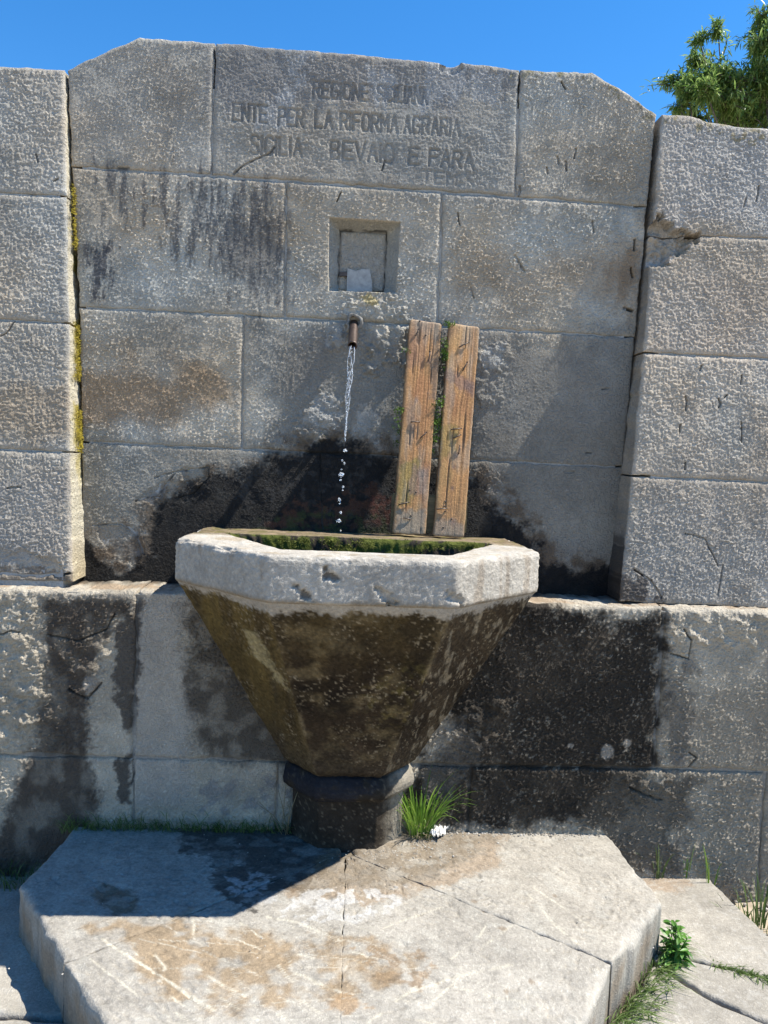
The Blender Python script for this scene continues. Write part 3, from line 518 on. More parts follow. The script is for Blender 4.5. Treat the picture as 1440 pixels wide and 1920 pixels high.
def c_pl(x, z, h):
    n1 = fbm(x/.3, z/.3, 92, 5); n2 = fbm(x/.05, z/.05, 93, 4)
    c = np.empty(x.shape+(3,)); c[:] = (.435, .38, .295)
    c *= (0.62+.76*n1)[..., None]*(0.80+.40*n2)[..., None]
    c = mix(c, (.40, .36, .31), .6*region(x, z, [(-0.626,1.009),(-0.462,1.014),(-0.426,0.332),(-0.609,0.294)], .02, .02, .06, 50))
    c = mix(c, (.27, .23, .175), .7*region(x, z, [(1.079,0.714),(1.917,0.736),(1.992,-0.184),(1.228,-0.187)], .06, .06, .1, 51))
    d1 = region(x, z, [(-0.909,0.969),(-0.650,1.000),(-0.615,0.908),(-0.681,0.898),(-0.720,0.821),(-0.757,0.668),(-0.745,0.464),(-0.717,0.327),(-0.770,0.084),(-1.082,0.081),(-1.003,0.254),(-0.925,0.494),(-0.880,0.665)], .028, .022, .05, 52)
    d1 = d1*(.75+.25*sst(.3, .55, fbm(x/.05, z/.07, 94, 4)))
    c = mix(c, (.062, .046, .034), .93*d1)
    c = mix(c, (.075, .062, .05), .9*region(x, z, [(-0.681,0.890),(-0.605,0.959),(-0.601,0.672),(-0.631,0.552),(-0.675,0.670)], .01, .02, .04, 53))
    c = mix(c, (.075, .062, .05), .9*region(x, z, [(-0.670,0.448),(-0.621,0.467),(-0.617,0.312),(-0.662,0.328)], .008, .015, .04, 54))
    d2 = region(x, z, [(-0.479,1.031),(-0.342,0.883),(-0.094,0.477),(-0.126,0.424),(-0.228,0.457),(-0.397,0.471),(-0.444,0.676),(-0.457,0.846)], .04, .03, .05, 55)
    c = mix(c, (.075, .06, .045), .9*d2*(.6+.4*sst(.3, .55, fbm(x/.05, z/.05, 95, 4))))
    d3 = region(x, z, PBLACK, .035, .045, .07, 56)
    sp = sst(.66, .76, fbm(x/.009, z/.009, 96, 3))*sst(.35, .6, fbm(x/.09, z/.09, 101, 3))
    c = mix(c, (.020, .0145, .0095), .975*d3*(1-.45*sp))
    c = mix(c, (.075, .058, .04), .55*d3*sst(.48, .72, fbm(x/.11, z/.14, 102, 5)))
    c = mix(c, (.16, .14, .115), .6*region(x, z, [(0.312,0.608),(0.450,0.629),(0.489,0.524),(0.378,0.310),(0.289,0.344)], .02, .04, .03, 57)*(1-.5*sp))
    for k, (px, pz, pr) in enumerate([(([(0.909,0.519)])[0][0], ([(0.909,0.519)])[0][1], .026), (([(0.975,0.547)])[0][0], ([(0.975,0.547)])[0][1], .018), (([(1.151,0.493)])[0][0], ([(1.151,0.493)])[0][1], .03), (([(0.784,0.534)])[0][0], ([(0.784,0.534)])[0][1], .008), (([(-0.746,0.697)])[0][0], ([(-0.746,0.697)])[0][1], .032), (([(1.113,0.409)])[0][0], ([(1.113,0.409)])[0][1], .018)]):
        d = np.hypot((x-px)*(1+.2*(k % 3)), z-pz)+.016*(fbm(x/.02, z/.02, 270+k, 3)-.5)
        c = mix(c, (.33, .29, .24), .85*(1-sst(pr*.7, pr*1.05, d)))
    c = mix(c, (.10, .083, .062), .8*region(x, z, [(0.935,0.445),(1.204,0.459),(1.197,0.287),(1.163,0.251),(1.190,0.106),(1.009,0.104),(0.855,0.282)], .03, .05, .06, 58))
    c = mix(c, (.15, .13, .105), .6*region(x, z, [(1.087,0.732),(1.179,0.841),(1.189,0.539),(1.113,0.466)], .02, .04, .05, 59))
    c = mix(c, (.26, .245, .23), .7*region(x, z, [(-0.394,0.385),(-0.124,0.390),(-0.121,0.302),(-0.392,0.298)], .02, .04, .03, 60)*sst(.45, .6, fbm(x/.04, z/.03, 97, 4)))
    top = sst(.95, .99, z); c = mix(c, (.47, .42, .34), .55*top*(1-d3))
    for P, wd, dp in CR_P: c = mix(c, (.03, .026, .022), .85*line_mask(x, z, P, wd, 3, .003))
    return c, .25*np.maximum(d3, d1)
def sk_pl(a, b, s, rc, rw):
    if s < .02: return rc, rw
    n = fbm(a/.05, b*0+s*18, 98, 4)
    c2 = np.empty(rc.shape); c2[:] = (.46, .41, .33); c2 *= (.7+.6*n)[:, None]
    m = sst(.45, .6, fbm(a/.04, b*0+s*14, 99, 4)); c2 = mix(c2, (.30, .19, .10), .6*m)
    dk = sst(.08, .17, s)*((a > -.85) & (a < 1.0)).astype(float)*sst(.3, .5, fbm(a/.03, b*0+s*20, 100, 3)); c2 = mix(c2, (.03, .026, .02), .8*dk)
    c2 = np.where((b < .9)[:, None], rc*.6, c2)
    return c2, rw
plinth = flat_core('plinth', wall, ([(-1.9, -.05), (1.95, -.05)], [(-1.9, .985), (1.95, .985)]), mpL, .35, .004, (.24, .225, .2), 330)
def Lx(px): return px
JX = [[(-1.552,0.978)][0][0], [(-0.613,0.672)][0][0], [(0.034,0.688)][0][0], [(1.070,0.750)][0][0], [(2.080,1.010)][0][0]]
zt = [.993, .997, 1.0, 1.001, 1.003]
zm = [(-1.022,0.465),(-0.613,0.465),(0.146,0.461),(1.131,0.464),(1.440,0.460)]; zmx = [p[0] for p in zm]; zmz = [p[1] for p in zm]
mz = lambda xx: float(np.interp(xx, zmx, zmz))
SKL = (.006, .02, .04, .06, .085, .11, .14, .17, .2, .26)
for k in range(4):
    x0, x1 = JX[k], JX[k+1]; xs = np.linspace(x0, x1, 6)
    patch('stone_block', plinth, [(xx, mz(xx)) for xx in xs], [(x0, zt[k])]+[(xx, zt[k]+.006*(random.random()-.6)) for xx in xs[1:-1]]+[(x1, zt[k+1])], mpL, .0034, h_pl, c_pl, M['stone'], .003, .012, 1.5, SKL, sk_pl, seed=40+k)
JX2 = [JX[0], [(-0.609,0.329)][0][0], [(-0.157,0.337)][0][0], [(0.463,0.347)][0][0], [(1.449,0.255)][0][0], JX[-1]]
for k in range(5):
    x0, x1 = JX2[k], JX2[k+1]; xs = np.linspace(x0, x1, 5)
    patch('stone_block', plinth, [(x0, -.05), (x1, -.05)], [(xx, mz(xx)) for xx in xs], mpL, .0034, h_pl, c_pl, M['stone'], .004 if k > 2 else .0025, .006, 1., (.01, .05, .2), None, seed=50+k)

# ------------------------------------------------------------------ the octagonal step
VEINS = [[(-0.537,-0.766),(-0.439,-0.845),(-0.321,-0.935),(-0.226,-1.010)], [(-0.496,-0.796),(-0.433,-0.845),(-0.264,-0.986)], [(-0.368,-0.935),(-0.284,-1.002)], [(-0.296,-0.867),(-0.214,-0.935),(-0.162,-0.966)], [(-0.251,-0.944),(-0.168,-1.010)], [(-0.157,-1.010),(-0.107,-1.057)], [(-0.143,-0.674),(-0.059,-0.696),(0.051,-0.771)], [(-0.209,-0.697),(-0.120,-0.783)], [(-0.052,-0.823),(0.038,-0.861)], [(-0.055,-0.890),(0.051,-0.952)], [(-0.213,-0.763),(-0.130,-0.813)], [(-0.546,-0.836),(-0.433,-0.936),(-0.395,-0.969)], [(-0.329,-0.687),(-0.313,-0.764)], [(-0.044,-0.977),(0.004,-1.018)], [(-0.100,-0.862),(-0.061,-0.920)], [(0.572,-0.539),(0.611,-0.700),(0.651,-0.776)], [(0.598,-0.526),(0.708,-0.710)], [(0.293,-0.860),(0.404,-0.746),(0.429,-0.702)], [(0.208,-0.951),(0.326,-0.897),(0.462,-0.859)], [(0.239,-1.002),(0.325,-0.906)], [(0.308,-0.934),(0.400,-0.968),(0.526,-1.002)], [(0.153,-0.841),(0.203,-0.864)], [(0.051,-0.802),(0.153,-0.841)], [(0.395,-0.799),(0.497,-0.701)], [(-0.360,-0.918),(-0.358,-0.873),(-0.394,-0.825)], [(-0.454,-0.785),(-0.429,-0.845)], [(0.161,-0.716),(0.325,-0.620)], [(0.107,-1.049),(0.222,-0.934)], [(-0.303,-1.018),(-0.188,-1.108)], [(-0.088,-1.018),(0.050,-1.137)], [(0.190,-1.018),(0.338,-1.110)]]
def h_st(x, y):
    h = .005*(fbm(x/.15, y/.15, 400, 4)-.5)+.0022*fbm(x/.012, y/.012, 401, 3)-.0035*sst(.70, .80, vn(x/.011, y/.011, 404))*sst(.4, .6, fbm(x/.1, y/.1, 405, 3))
    h -= .012*region(x, y, [(-0.620,-0.585),(-0.595,-0.528),(-0.516,-0.552),(-0.482,-0.655),(-0.539,-0.670)], .02, .01, .05, 402)*.3
    h -= .004*line_mask(x, y, [(0.284,-0.462),(0.342,-0.495),(0.435,-0.581)], .006, 3, .004)
    return h
def c_st(x, y, h):
    n1 = fbm(x/.25, y/.25, 410, 5); n2 = fbm(x/.03, y/.03, 411, 4)
    c = np.empty(x.shape+(3,)); c[:] = (.33, .305, .262)
    c *= (0.78+.44*n1)[..., None]*(0.88+.24*n2)[..., None]
    c = mix(c, (.325, .295, .245), .6*region(x, y, [(0.504,-0.203),(0.911,-0.155),(0.947,-0.586),(0.726,-0.817),(0.437,-0.568)], .08, .06, .15, 70))
    tan = region(x, y, [(-0.605,-0.713),(-0.373,-0.688),(-0.057,-0.729),(0.131,-0.760),(0.270,-0.840),(0.209,-0.934),(0.098,-0.969),(0.051,-1.002),(-0.043,-0.986),(-0.167,-1.018),(-0.321,-0.935),(-0.439,-0.845)], .03, .06, .08, 71)
    c = mix(c, (.25, .18, .105), .8*tan*sst(.27, .52, fbm(x/.05, y/.05, 412, 5)))
    c = mix(c, (.24, .165, .095), .7*region(x, y, [(0.077,-0.781),(0.259,-0.821),(0.234,-0.934),(0.112,-0.916)], .015, .03, .03, 72)*sst(.48, .56, fbm(x/.025, y/.025, 413, 4)))
    c = mix(c, (.30, .20, .11), .75*region(x, y, [(0.015,-0.986),(0.051,-0.955),(0.098,-0.965),(0.109,-1.002),(0.062,-1.018),(0.022,-1.010)], .008, .015, .03, 73))
    wetp = region(x, y, [(-0.472,-0.213),(-0.089,-0.130),(0.118,-0.298),(-0.068,-0.524),(-0.176,-0.627),(-0.295,-0.579),(-0.335,-0.474),(-0.278,-0.401),(-0.426,-0.359)], .012, .035, .06, 74)
    c = mix(c, (.052, .046, .04), .9*wetp*(.7+.3*sst(.35, .55, fbm(x/.05, y/.03, 414, 4))))
    c = mix(c, (.40, .39, .37), .7*region(x, y, [(-0.271,-0.500),(-0.194,-0.457),(-0.145,-0.498),(-0.152,-0.577),(-0.221,-0.603)], .008, .03, .025, 75)*sst(.45, .55, fbm(x/.02, y/.02, 415, 4)))
    w2 = region(x, y, [(-0.068,-0.524),(0.052,-0.316),(0.308,-0.059),(0.427,-0.132),(0.527,-0.220),(0.488,-0.337),(0.382,-0.431),(0.233,-0.518),(0.066,-0.535),(-0.065,-0.576)], .015, .03, .06, 76)
    c = mix(c, (.17, .13, .085), .82*w2*(.75+.25*sst(.4, .6, fbm(x/.03, y/.03, 416, 4))))
    c = mix(c, (.25, .175, .105), .6*(region(x, y, [(-0.094,-0.576),(0.052,-0.250),(0.466,0.007),(0.588,-0.182),(0.517,-0.399),(0.372,-0.502),(0.138,-0.598)], .02, .03, .06, 77)-w2).clip(0, 1))
    c = mix(c, (.44, .43, .41), .7*region(x, y, [(-0.150,-0.602),(0.051,-0.522),(0.230,-0.545),(0.191,-0.670),(0.051,-0.694),(-0.114,-0.685)], .02, .035, .04, 78)*sst(.45, .58, fbm(x/.025, y/.025, 417, 4)))
    c = mix(c, (.155, .115, .075), .85*region(x, y, [(-0.620,-0.585),(-0.602,-0.528),(-0.519,-0.552),(-0.483,-0.646),(-0.532,-0.669)], .01, .012, .05, 79))
    c = mix(c, (.07, .065, .06), .75*region(x, y, [(-0.806,-0.156),(-0.491,-0.124),(-0.125,-0.112),(-0.120,-0.193),(-0.471,-0.217),(-0.773,-0.205)], .008, .02, .03, 80)*sst(.4, .55, fbm(x/.03, y/.02, 418, 4)))
    c = mix(c, (.25, .17, .10), .7*region(x, y, [(0.451,-0.093),(0.921,-0.070),(0.895,-0.148),(0.436,-0.187)], .008, .015, .03, 81))
    for k, P in enumerate(VEINS):
        c = mix(c, (.50, .46, .37), .8*line_mask(x, y, P, .0032 if k % 3 else .0050, 600+k, .0025)*sst(.32, .5, fbm(x/.03, y/.03, 620+k, 3)))
    for k in range(60):
        t = rng_s[k]; c = mix(c, (.46, .43, .36), .5*line_mask(x, y, [(t[0], t[1]), (t[0]+t[2], t[1]+t[3])], .002, 700+k, .003))
    for k, (px, py, pr) in enumerate(SPOTS):
        d = np.hypot(x-px, y-py)+.006*(fbm(x/.01, y/.01, 800+k, 2)-.5); c = mix(c, (.20, .15, .10), .65*(1-sst(pr*.7, pr, d)))
    c *= (1-.22*sst(.6, .72, fbm(x/.012, y/.012, 419, 3)))[..., None]*(.9+.2*fbm(x/.07, y/.07, 425, 4))[..., None]
    c = mix(c, (.40, .385, .34), .3*sst(.60, .70, fbm(x/.05, y/.05, 426, 5)))
    return c, np.maximum(.35*wetp, .15*w2)
rng_s = [(random.uniform(-.5, .7), random.uniform(-1.1, -.6), random.uniform(-.1, .1)+.12, random.uniform(-.16, .02)) for _ in range(60)]
SPOTS = [(p[0], p[1], random.uniform(.006, .014)) for p in [(0.434,-0.640),(0.470,-0.715),(0.275,-0.921),(0.494,-0.917),(0.180,-0.902),(0.226,-0.888),(0.125,-0.898),(0.143,-0.920),(0.168,-0.916),(0.213,-0.925),(0.165,-0.870),(0.417,-0.594),(0.649,-0.565),(0.428,-0.951)]]
step = empty('stone_step', (0.06, -.6, 0))
tag(step, 'pale worn octagonal stone step with white veins and brown stains below the fountain basin', 'stone step')
SKS = (.006, .02, .04, .06, .08, .1, .12, .15, .2)
def sk_st(a, b, s, rc, rw):
    n = fbm(a/.03+s*10, b/.03+s*30, 420, 4); c2 = rc*(.85-.35*sst(.02, .1, s)*n)[:, None]
    m = sst(.42, .6, fbm(a/.07+s*9, b/.07+s*12, 421, 4)); c2 = mix(c2, (.22, .165, .11), .65*m*sst(.01, .04, s))
    c2 = mix(c2, (.08, .065, .05), .6*sst(.1, .15, s)); return c2, rw
BCL, LCO, J1, FL_, FM = [(-0.789,-0.156)][0], [(-0.824,-0.542)][0], [(-0.592,-0.857)][0], (-.36, -1.16), (.045, -1.17)
BCR, RCO, J2, FR_ = [(0.929,-0.089)][0], [(0.946,-0.591)][0], [(0.709,-0.853)][0], (.50, -1.16)
cent = (.07, -.26); bk = -.21
A_in = [(cent[0], bk), (cent[0]-.01, -.24), (cent[0]-.01, cent[1])]
def mids(p, q, n=4): return [(p[0]+(q[0]-p[0])*i/n, p[1]+(q[1]-p[1])*i/n) for i in range(1, n)]
JL = [(.03, -.32), [(-0.221,-0.603)][0], [(-0.403,-0.733)][0], J1]
JR = [(.11, -.32), [(0.297,-0.484)][0], [(0.501,-0.618)][0], J2]
JC = [[(0.052,-0.467)][0], [(0.047,-0.802)][0], FM]
SLABS = [([(.05, bk), (.03, -.30)]+JL[1:], [(BCL[0]+.4, bk), (BCL[0]+.2, bk), (BCL[0]+.03, bk), BCL, LCO, (LCO[0]+.02, LCO[1]-.03), J1]),
         (JL, [JC[0], JC[1], FM, FL_, J1]), ]
# each slab: B line = joint on one side, T line = the far outline
patch('slab', step, [BCL, (LCO[0], LCO[1]), J1][::-1][::-1], [(.06, bk), (.055, -.27), (.05, -.36)], mpS, .0045, h_st, c_st, M['slab'], .0015, .012, 1.7, SKS, sk_st, seed=60, eru=.0025)
patch('slab', step, [J1, FL_, FM], [(.05, -.36), (.055, -.362), (.065, -.365)], mpS, .0045, h_st, c_st, M['slab'], .0003, .012, 1.7, SKS, sk_st, seed=61, eru=.0012)
patch('slab', step, [FM, FR_, J2], [(.065, -.365), (.075, -.362), (.085, -.36)], mpS, .0045, h_st, c_st, M['slab'], .0003, .012, 1.7, SKS, sk_st, seed=62, eru=.0012)
patch('slab', step, [J2, RCO, BCR], [(.085, -.36), (.08, -.27), (.08, bk)], mpS, .0045, h_st, c_st, M['slab'], .0018, .014, 2.0, SKS, sk_st, seed=63, eru=.0045)
CO = [BCL, LCO, J1, FL_, FM, FR_, J2, RCO, BCR]
ci = [(cent[0]+(p[0]-cent[0])*.97, cent[1]+(p[1]-cent[1])*.965) for p in CO]; nC = len(ci)
cv = [(p[0], p[1], ZS-.012) for p in ci]+[(p[0], p[1], -.02) for p in ci]
mesh_obj('bedding', cv, [tuple(range(nC)), tuple(range(nC, 2*nC))[::-1]]+[(i, nC+i, nC+(i+1) % nC, (i+1) % nC) for i in range(nC)], M['bed'], step, smooth=False)

# ------------------------------------------------------------------ lower paving
def h_pv(x, y): return .004*(fbm(x/.15, y/.15, 430, 4)-.5)+.0022*fbm(x/.014, y/.014, 431, 3)
def c_pv(x, y, h):
    n1 = fbm(x/.2, y/.2, 432, 5); n2 = fbm(x/.03, y/.03, 433, 4)
    c = np.empty(x.shape+(3,)); c[:] = (.30, .275, .232); c *= (0.75+.5*n1)[..., None]*(.86+.28*n2)[..., None]
    c = mix(c, (.27, .19, .12), .6*region(x, y, [(1.047,-0.159),(1.226,-0.172),(1.156,-0.284),(1.003,-0.316)], .02, .03, .05, 90))
    c = mix(c, (.40, .38, .34), .4*sst(.6, .72, fbm(x/.015, y/.015, 434, 3)))
    return c, np.zeros(x.shape)
paving = flat_core('paving', None, ([(0.677,-0.980),(1.084,-1.112)], [(1.004,-0.225),(1.255,-0.711)]), mpG, .07, .03, (.2, .16, .11), 340)
tag(paving, kind='structure')
J3 = [(0.916,-0.592),(1.017,-0.623),(1.205,-0.694),(1.394,-0.767)]
J4 = [(0.917,-0.626),(0.956,-0.691),(1.003,-0.776),(1.107,-0.865),(1.213,-0.954)]
for k, (B, T) in enumerate([(J3, [(0.998,-0.166),(1.281,-0.180),(1.291,-0.364),(1.305,-0.521),(1.375,-0.731)]), (J4, J3), ([(0.627,-0.979),(0.698,-1.082),(0.944,-1.150),(1.057,-1.189)], J4)]):
    patch('paving_slab', paving, B, T, mpG, .0055, h_pv, c_pv, M['slab'], .005, .009, 1.6, (.008, .03, .06), None, seed=70+k)
def mpGl(x, y, h): return np.stack([x, y, .098+h], -1)
pavl = flat_core('paving', None, ([(-2.2, -1.75), (-.15, -1.75)], [(-2.2, -.22), (-.6, -.22)]), mpGl, .05, .025, (.2, .16, .11), 350)
tag(pavl, kind='structure')
for k, (B, T) in enumerate([([(-1.5, -.78), (-.5, -.86)], [(-1.5, -.3), (-.5, -.3)]), ([(-1.5, -1.30), (-.15, -1.28)], [(-1.5, -.78), (-.15, -.89)]), ([(-1.5, -1.74), (-.1, -1.72)], [(-1.5, -1.30), (-.1, -1.28)]), ([(-2.2, -1.72), (-1.5, -1.72)], [(-2.2, -.9), (-1.5, -.9)]), ([(-2.2, -.9), (-1.5, -.9)], [(-2.2, -.3), (-1.5, -.3)])]):
    patch('paving_slab', pavl, B, T, mpGl, .010, h_pv, c_pv, M['slab'], .005, .009, 1.6, (.008, .03, .06), None, seed=80+k)

# ------------------------------------------------------------------ the basin
def loft(name, parent, levels, cnt, res, hf, cf, mat, soft=2):
    """closed loft through polygons of equal corner count; levels = list of [(x,y,z)...]; relief along the outward normal"""
    Lv = np.array(levels, float); nl, nc, _ = Lv.shape
    rows = []; tl = []
    for i in range(nl-1):
        for j in range(cnt[i]): rows.append(Lv[i]+(Lv[i+1]-Lv[i])*j/cnt[i]); tl.append(i+j/cnt[i])
    rows.append(Lv[-1]); tl.append(nl-1.)
    rows = np.array(rows); nr = len(rows)
    ref = Lv[0]; el = np.linalg.norm(np.roll(ref, -1, 0)-ref, axis=1); ne = np.maximum(2, (el/res).astype(int))
    cols = []
    for k in range(nc):
        t = np.arange(ne[k])/ne[k]
        e = .012/max(el[k], .03)
        a = rows[:, k][:, None]; b = rows[:, (k+1) % nc][:, None]; cols.append(a+(b-a)*t[None, :, None])
    G = np.concatenate(cols, 1)
    # soften arrises along the girth
    for _ in range(soft): G = (np.roll(G, 1, 1)+2*G+np.roll(G, -1, 1))/4
    du = np.roll(G, -1, 1)-np.roll(G, 1, 1); dv = np.gradient(G, axis=0)
    N = np.cross(du, dv); N /= np.linalg.norm(N, axis=2, keepdims=True)+1e-12
    s = np.r_[0, np.cumsum(np.linalg.norm(np.diff(G[0], axis=0), axis=1))]
    S = np.broadcast_to(s[None], G.shape[:2]).copy()
    rl = np.r_[0, np.cumsum(np.linalg.norm(np.diff(rows[:, 2], axis=0), axis=1))]
    Q = np.broadcast_to(rl[:, None], G.shape[:2]).copy(); TL = np.broadcast_to(np.array(tl)[:, None], G.shape[:2])
    h = hf(S, Q, G, TL); P = G+N*h[..., None]
    C, W = cf(S, Q, G, TL)
    nu = G.shape[1]; I = np.arange(nr*nu).reshape(nr, nu)
    F = np.stack([I[:-1], np.roll(I, -1, 1)[:-1], np.roll(I, -1, 1)[1:], I[1:]], -1).reshape(-1, 4)
    return mesh_obj(name, P.reshape(-1, 3), F, mat, parent, C.reshape(-1, 3), W.ravel())
BX, ZR = .068, 1.196
def hexa(hw, hf_, yf, ys, yb, z, cx=BX):
    zb = z-.013 if z > 1.15 else z
    return [(cx-hw, yb, zb), (cx-hw, ys, z), (cx-hf_, yf, z), (cx+hf_, yf, z), (cx+hw, ys, z), (cx+hw, yb, zb)]
basin = empty('fountain_basin', (BX, -.3, ZS))
tag(basin, 'octagonal grey stone fountain basin with pale rim, mossy dark tapering bowl and collared foot', 'fountain basin')
inner = [(-.325, -.255), (-.338, -.270), (-.146, -.607), (.304, -.607), (.478, -.300), (.462, -.262)]
o0 = hexa(.513, .231, -.713, -.432, .03, 1.074); o1 = hexa(.516, .234, -.718, -.434, .03, 1.082); o2 = hexa(.516, .234, -.718, -.434, .03, ZR-.016)
o3 = hexa(.513, .233, -.714, -.432, .03, ZR-.006); o4 = hexa(.503, .229, -.702, -.426, .03, ZR); 
i0 = [(p[0], p[1], ZR) for p in inner]; i1 = [(.065+(p[0]-.065)*.985, p[1]+(.006 if p[1] < -.5 else -.006), ZR-.012) for p in inner]
i2 = [(.065+(p[0]-.065)*.9, -.41+(p[1]+.41)*.9, ZR-.22) for p in inner]
i3 = [(.065+(p[0]-.065)*.1, -.41+(p[1]+.41)*.1, ZR-.30) for p in inner]
RC = [([(1.105,-5.160)][0])]
def h_rim(S, Q, G, TL):
    b = sst(0., .6, TL)*(1-sst(2.8, 4, TL)); h = b*(peck(S, Q, 71)*.65+peck(S, Q, 72, 1)*.3)+.004*(fbm(S/.08, Q/.08, 500, 4)-.5)
    top = sst(3.5, 4, TL)*(1-sst(4.9, 5.2, TL)); h += top*.004*(fbm(G[..., 0]/.03, G[..., 1]/.03, 501, 4)-.5)
    ar = np.exp(-((TL-3.2)/.9)**2); h -= ar*.022*np.clip(fbm(S/.06, Q/.06, 502, 4)-.52, 0, 1)*2
    for cx, cz in ((-.015, 1.150), (-.075, 1.10), (.13, 1.10), (.30, 1.1)):
        f = (G[..., 1] < -.5) | (G[..., 0] < cx+.3)
        d = np.hypot((G[..., 0]-cx)+.7*(G[..., 2]-cz), (G[..., 2]-cz)*.8)+.034*(fbm(S/.012, Q/.012, 503, 3)-.5); h -= np.where(G[..., 1] < -.5, .012*(1-sst(.008, .018, d)), 0)
    inn = sst(5, 5.4, TL); h += inn*.012*(fbm(S/.02, Q/.02, 504, 4)-.4)
    return h
def c_rim(S, Q, G, TL):
    x, y = G[..., 0], G[..., 1]
    n1 = fbm(S/.2, Q/.2, 505, 5); n2 = fbm(S/.03, Q/.03, 506, 4)
    c = np.empty(S.shape+(3,)); c[:] = (.365, .335, .288); c *= (.78+.44*n1)[..., None]*(.86+.28*n2)[..., None]
    drip = sst(.58, .70, fbm(S/.04, Q/.25, 507, 5))*((x < -.17) | (x > .31)); c = mix(c, (.22, .17, .12), .5*drip*(TL < 3.2))
    lowb = sst(.022, .0, (G[..., 2]-1.070)-.02*(fbm(S/.04, Q/.1, 515, 4)-.4))*(TL < 2); c = mix(c, (.17, .13, .08), .75*lowb)
    top = sst(3.6, 4, TL)*(1-sst(5, 5.1, TL))
    back = sst(-.36, -.26, y+.05*(fbm(x/.05, y/.05, 508, 4)-.5)); c = mix(c, (.15, .105, .06), .85*top*back)
    c = mix(c, (.30, .23, .14), .5*top*sst(.5, .65, fbm(x/.04, y/.03, 509, 4)))
    c = mix(c, (.10, .10, .02), .6*top*back*sst(.52, .62, fbm(x/.03, y/.02, 510, 4)))
    c = mix(c, (.42, .40, .36), .5*top*(1-back)*sst(.45, .6, fbm(x/.05, y/.05, 511, 4)))
    inn = sst(5, 5.25, TL)
    m = sst(.4, .55, fbm(S/.05, Q/.03, 512, 4)); ci_ = np.empty(c.shape); ci_[:] = (.05, .04, .03); ci_ = mix(ci_, (.09, .10, .02), m)
    c = c*(1-inn[..., None])+ci_*inn[..., None]
    for cx, cz in ((-.015, 1.150), (-.075, 1.10)):
        d = np.hypot((x-cx)+.7*(G[..., 2]-cz), (G[..., 2]-cz)*.8)+.034*(fbm(S/.012, Q/.012, 503, 3)-.5); c = mix(c, (.12, .10, .08), .8*np.where(y < -.5, 1-sst(.008, .016, d), 0))
    return c, np.maximum(.6*top*back, .6*inn)
rim = loft('rim', basin, [o0, o1, o2, o3, o4, i0, i1, i2, i3], [3, 22, 4, 4, 34, 4, 30, 3], .0052, h_rim, c_rim, M['basin'])
b0 = hexa(.512, .2305, -.712, -.432, .03, 1.076); b1 = hexa(.496, .226, -.692, -.42, .03, 1.048); b2 = hexa(.205, .103, -.372, -.262, -.05, .50); b3 = hexa(.185, .094, -.345, -.245, -.05, .478)
def h_bowl(S, Q, G, TL):
    fr_ = (G[0, :, 1] < -.70); S = (S-S[0][fr_].mean())*np.interp(G[..., 2], [.478, 1.076], [.37, 1.])+3.
    h = .0045*(fbm(S/.02, Q/.02, 520, 4)-.5)+.006*(fbm(S/.1, Q/.1, 521, 3)-.5)+.35*peck(S, Q, 75)
    return h*sst(0, .4, TL)
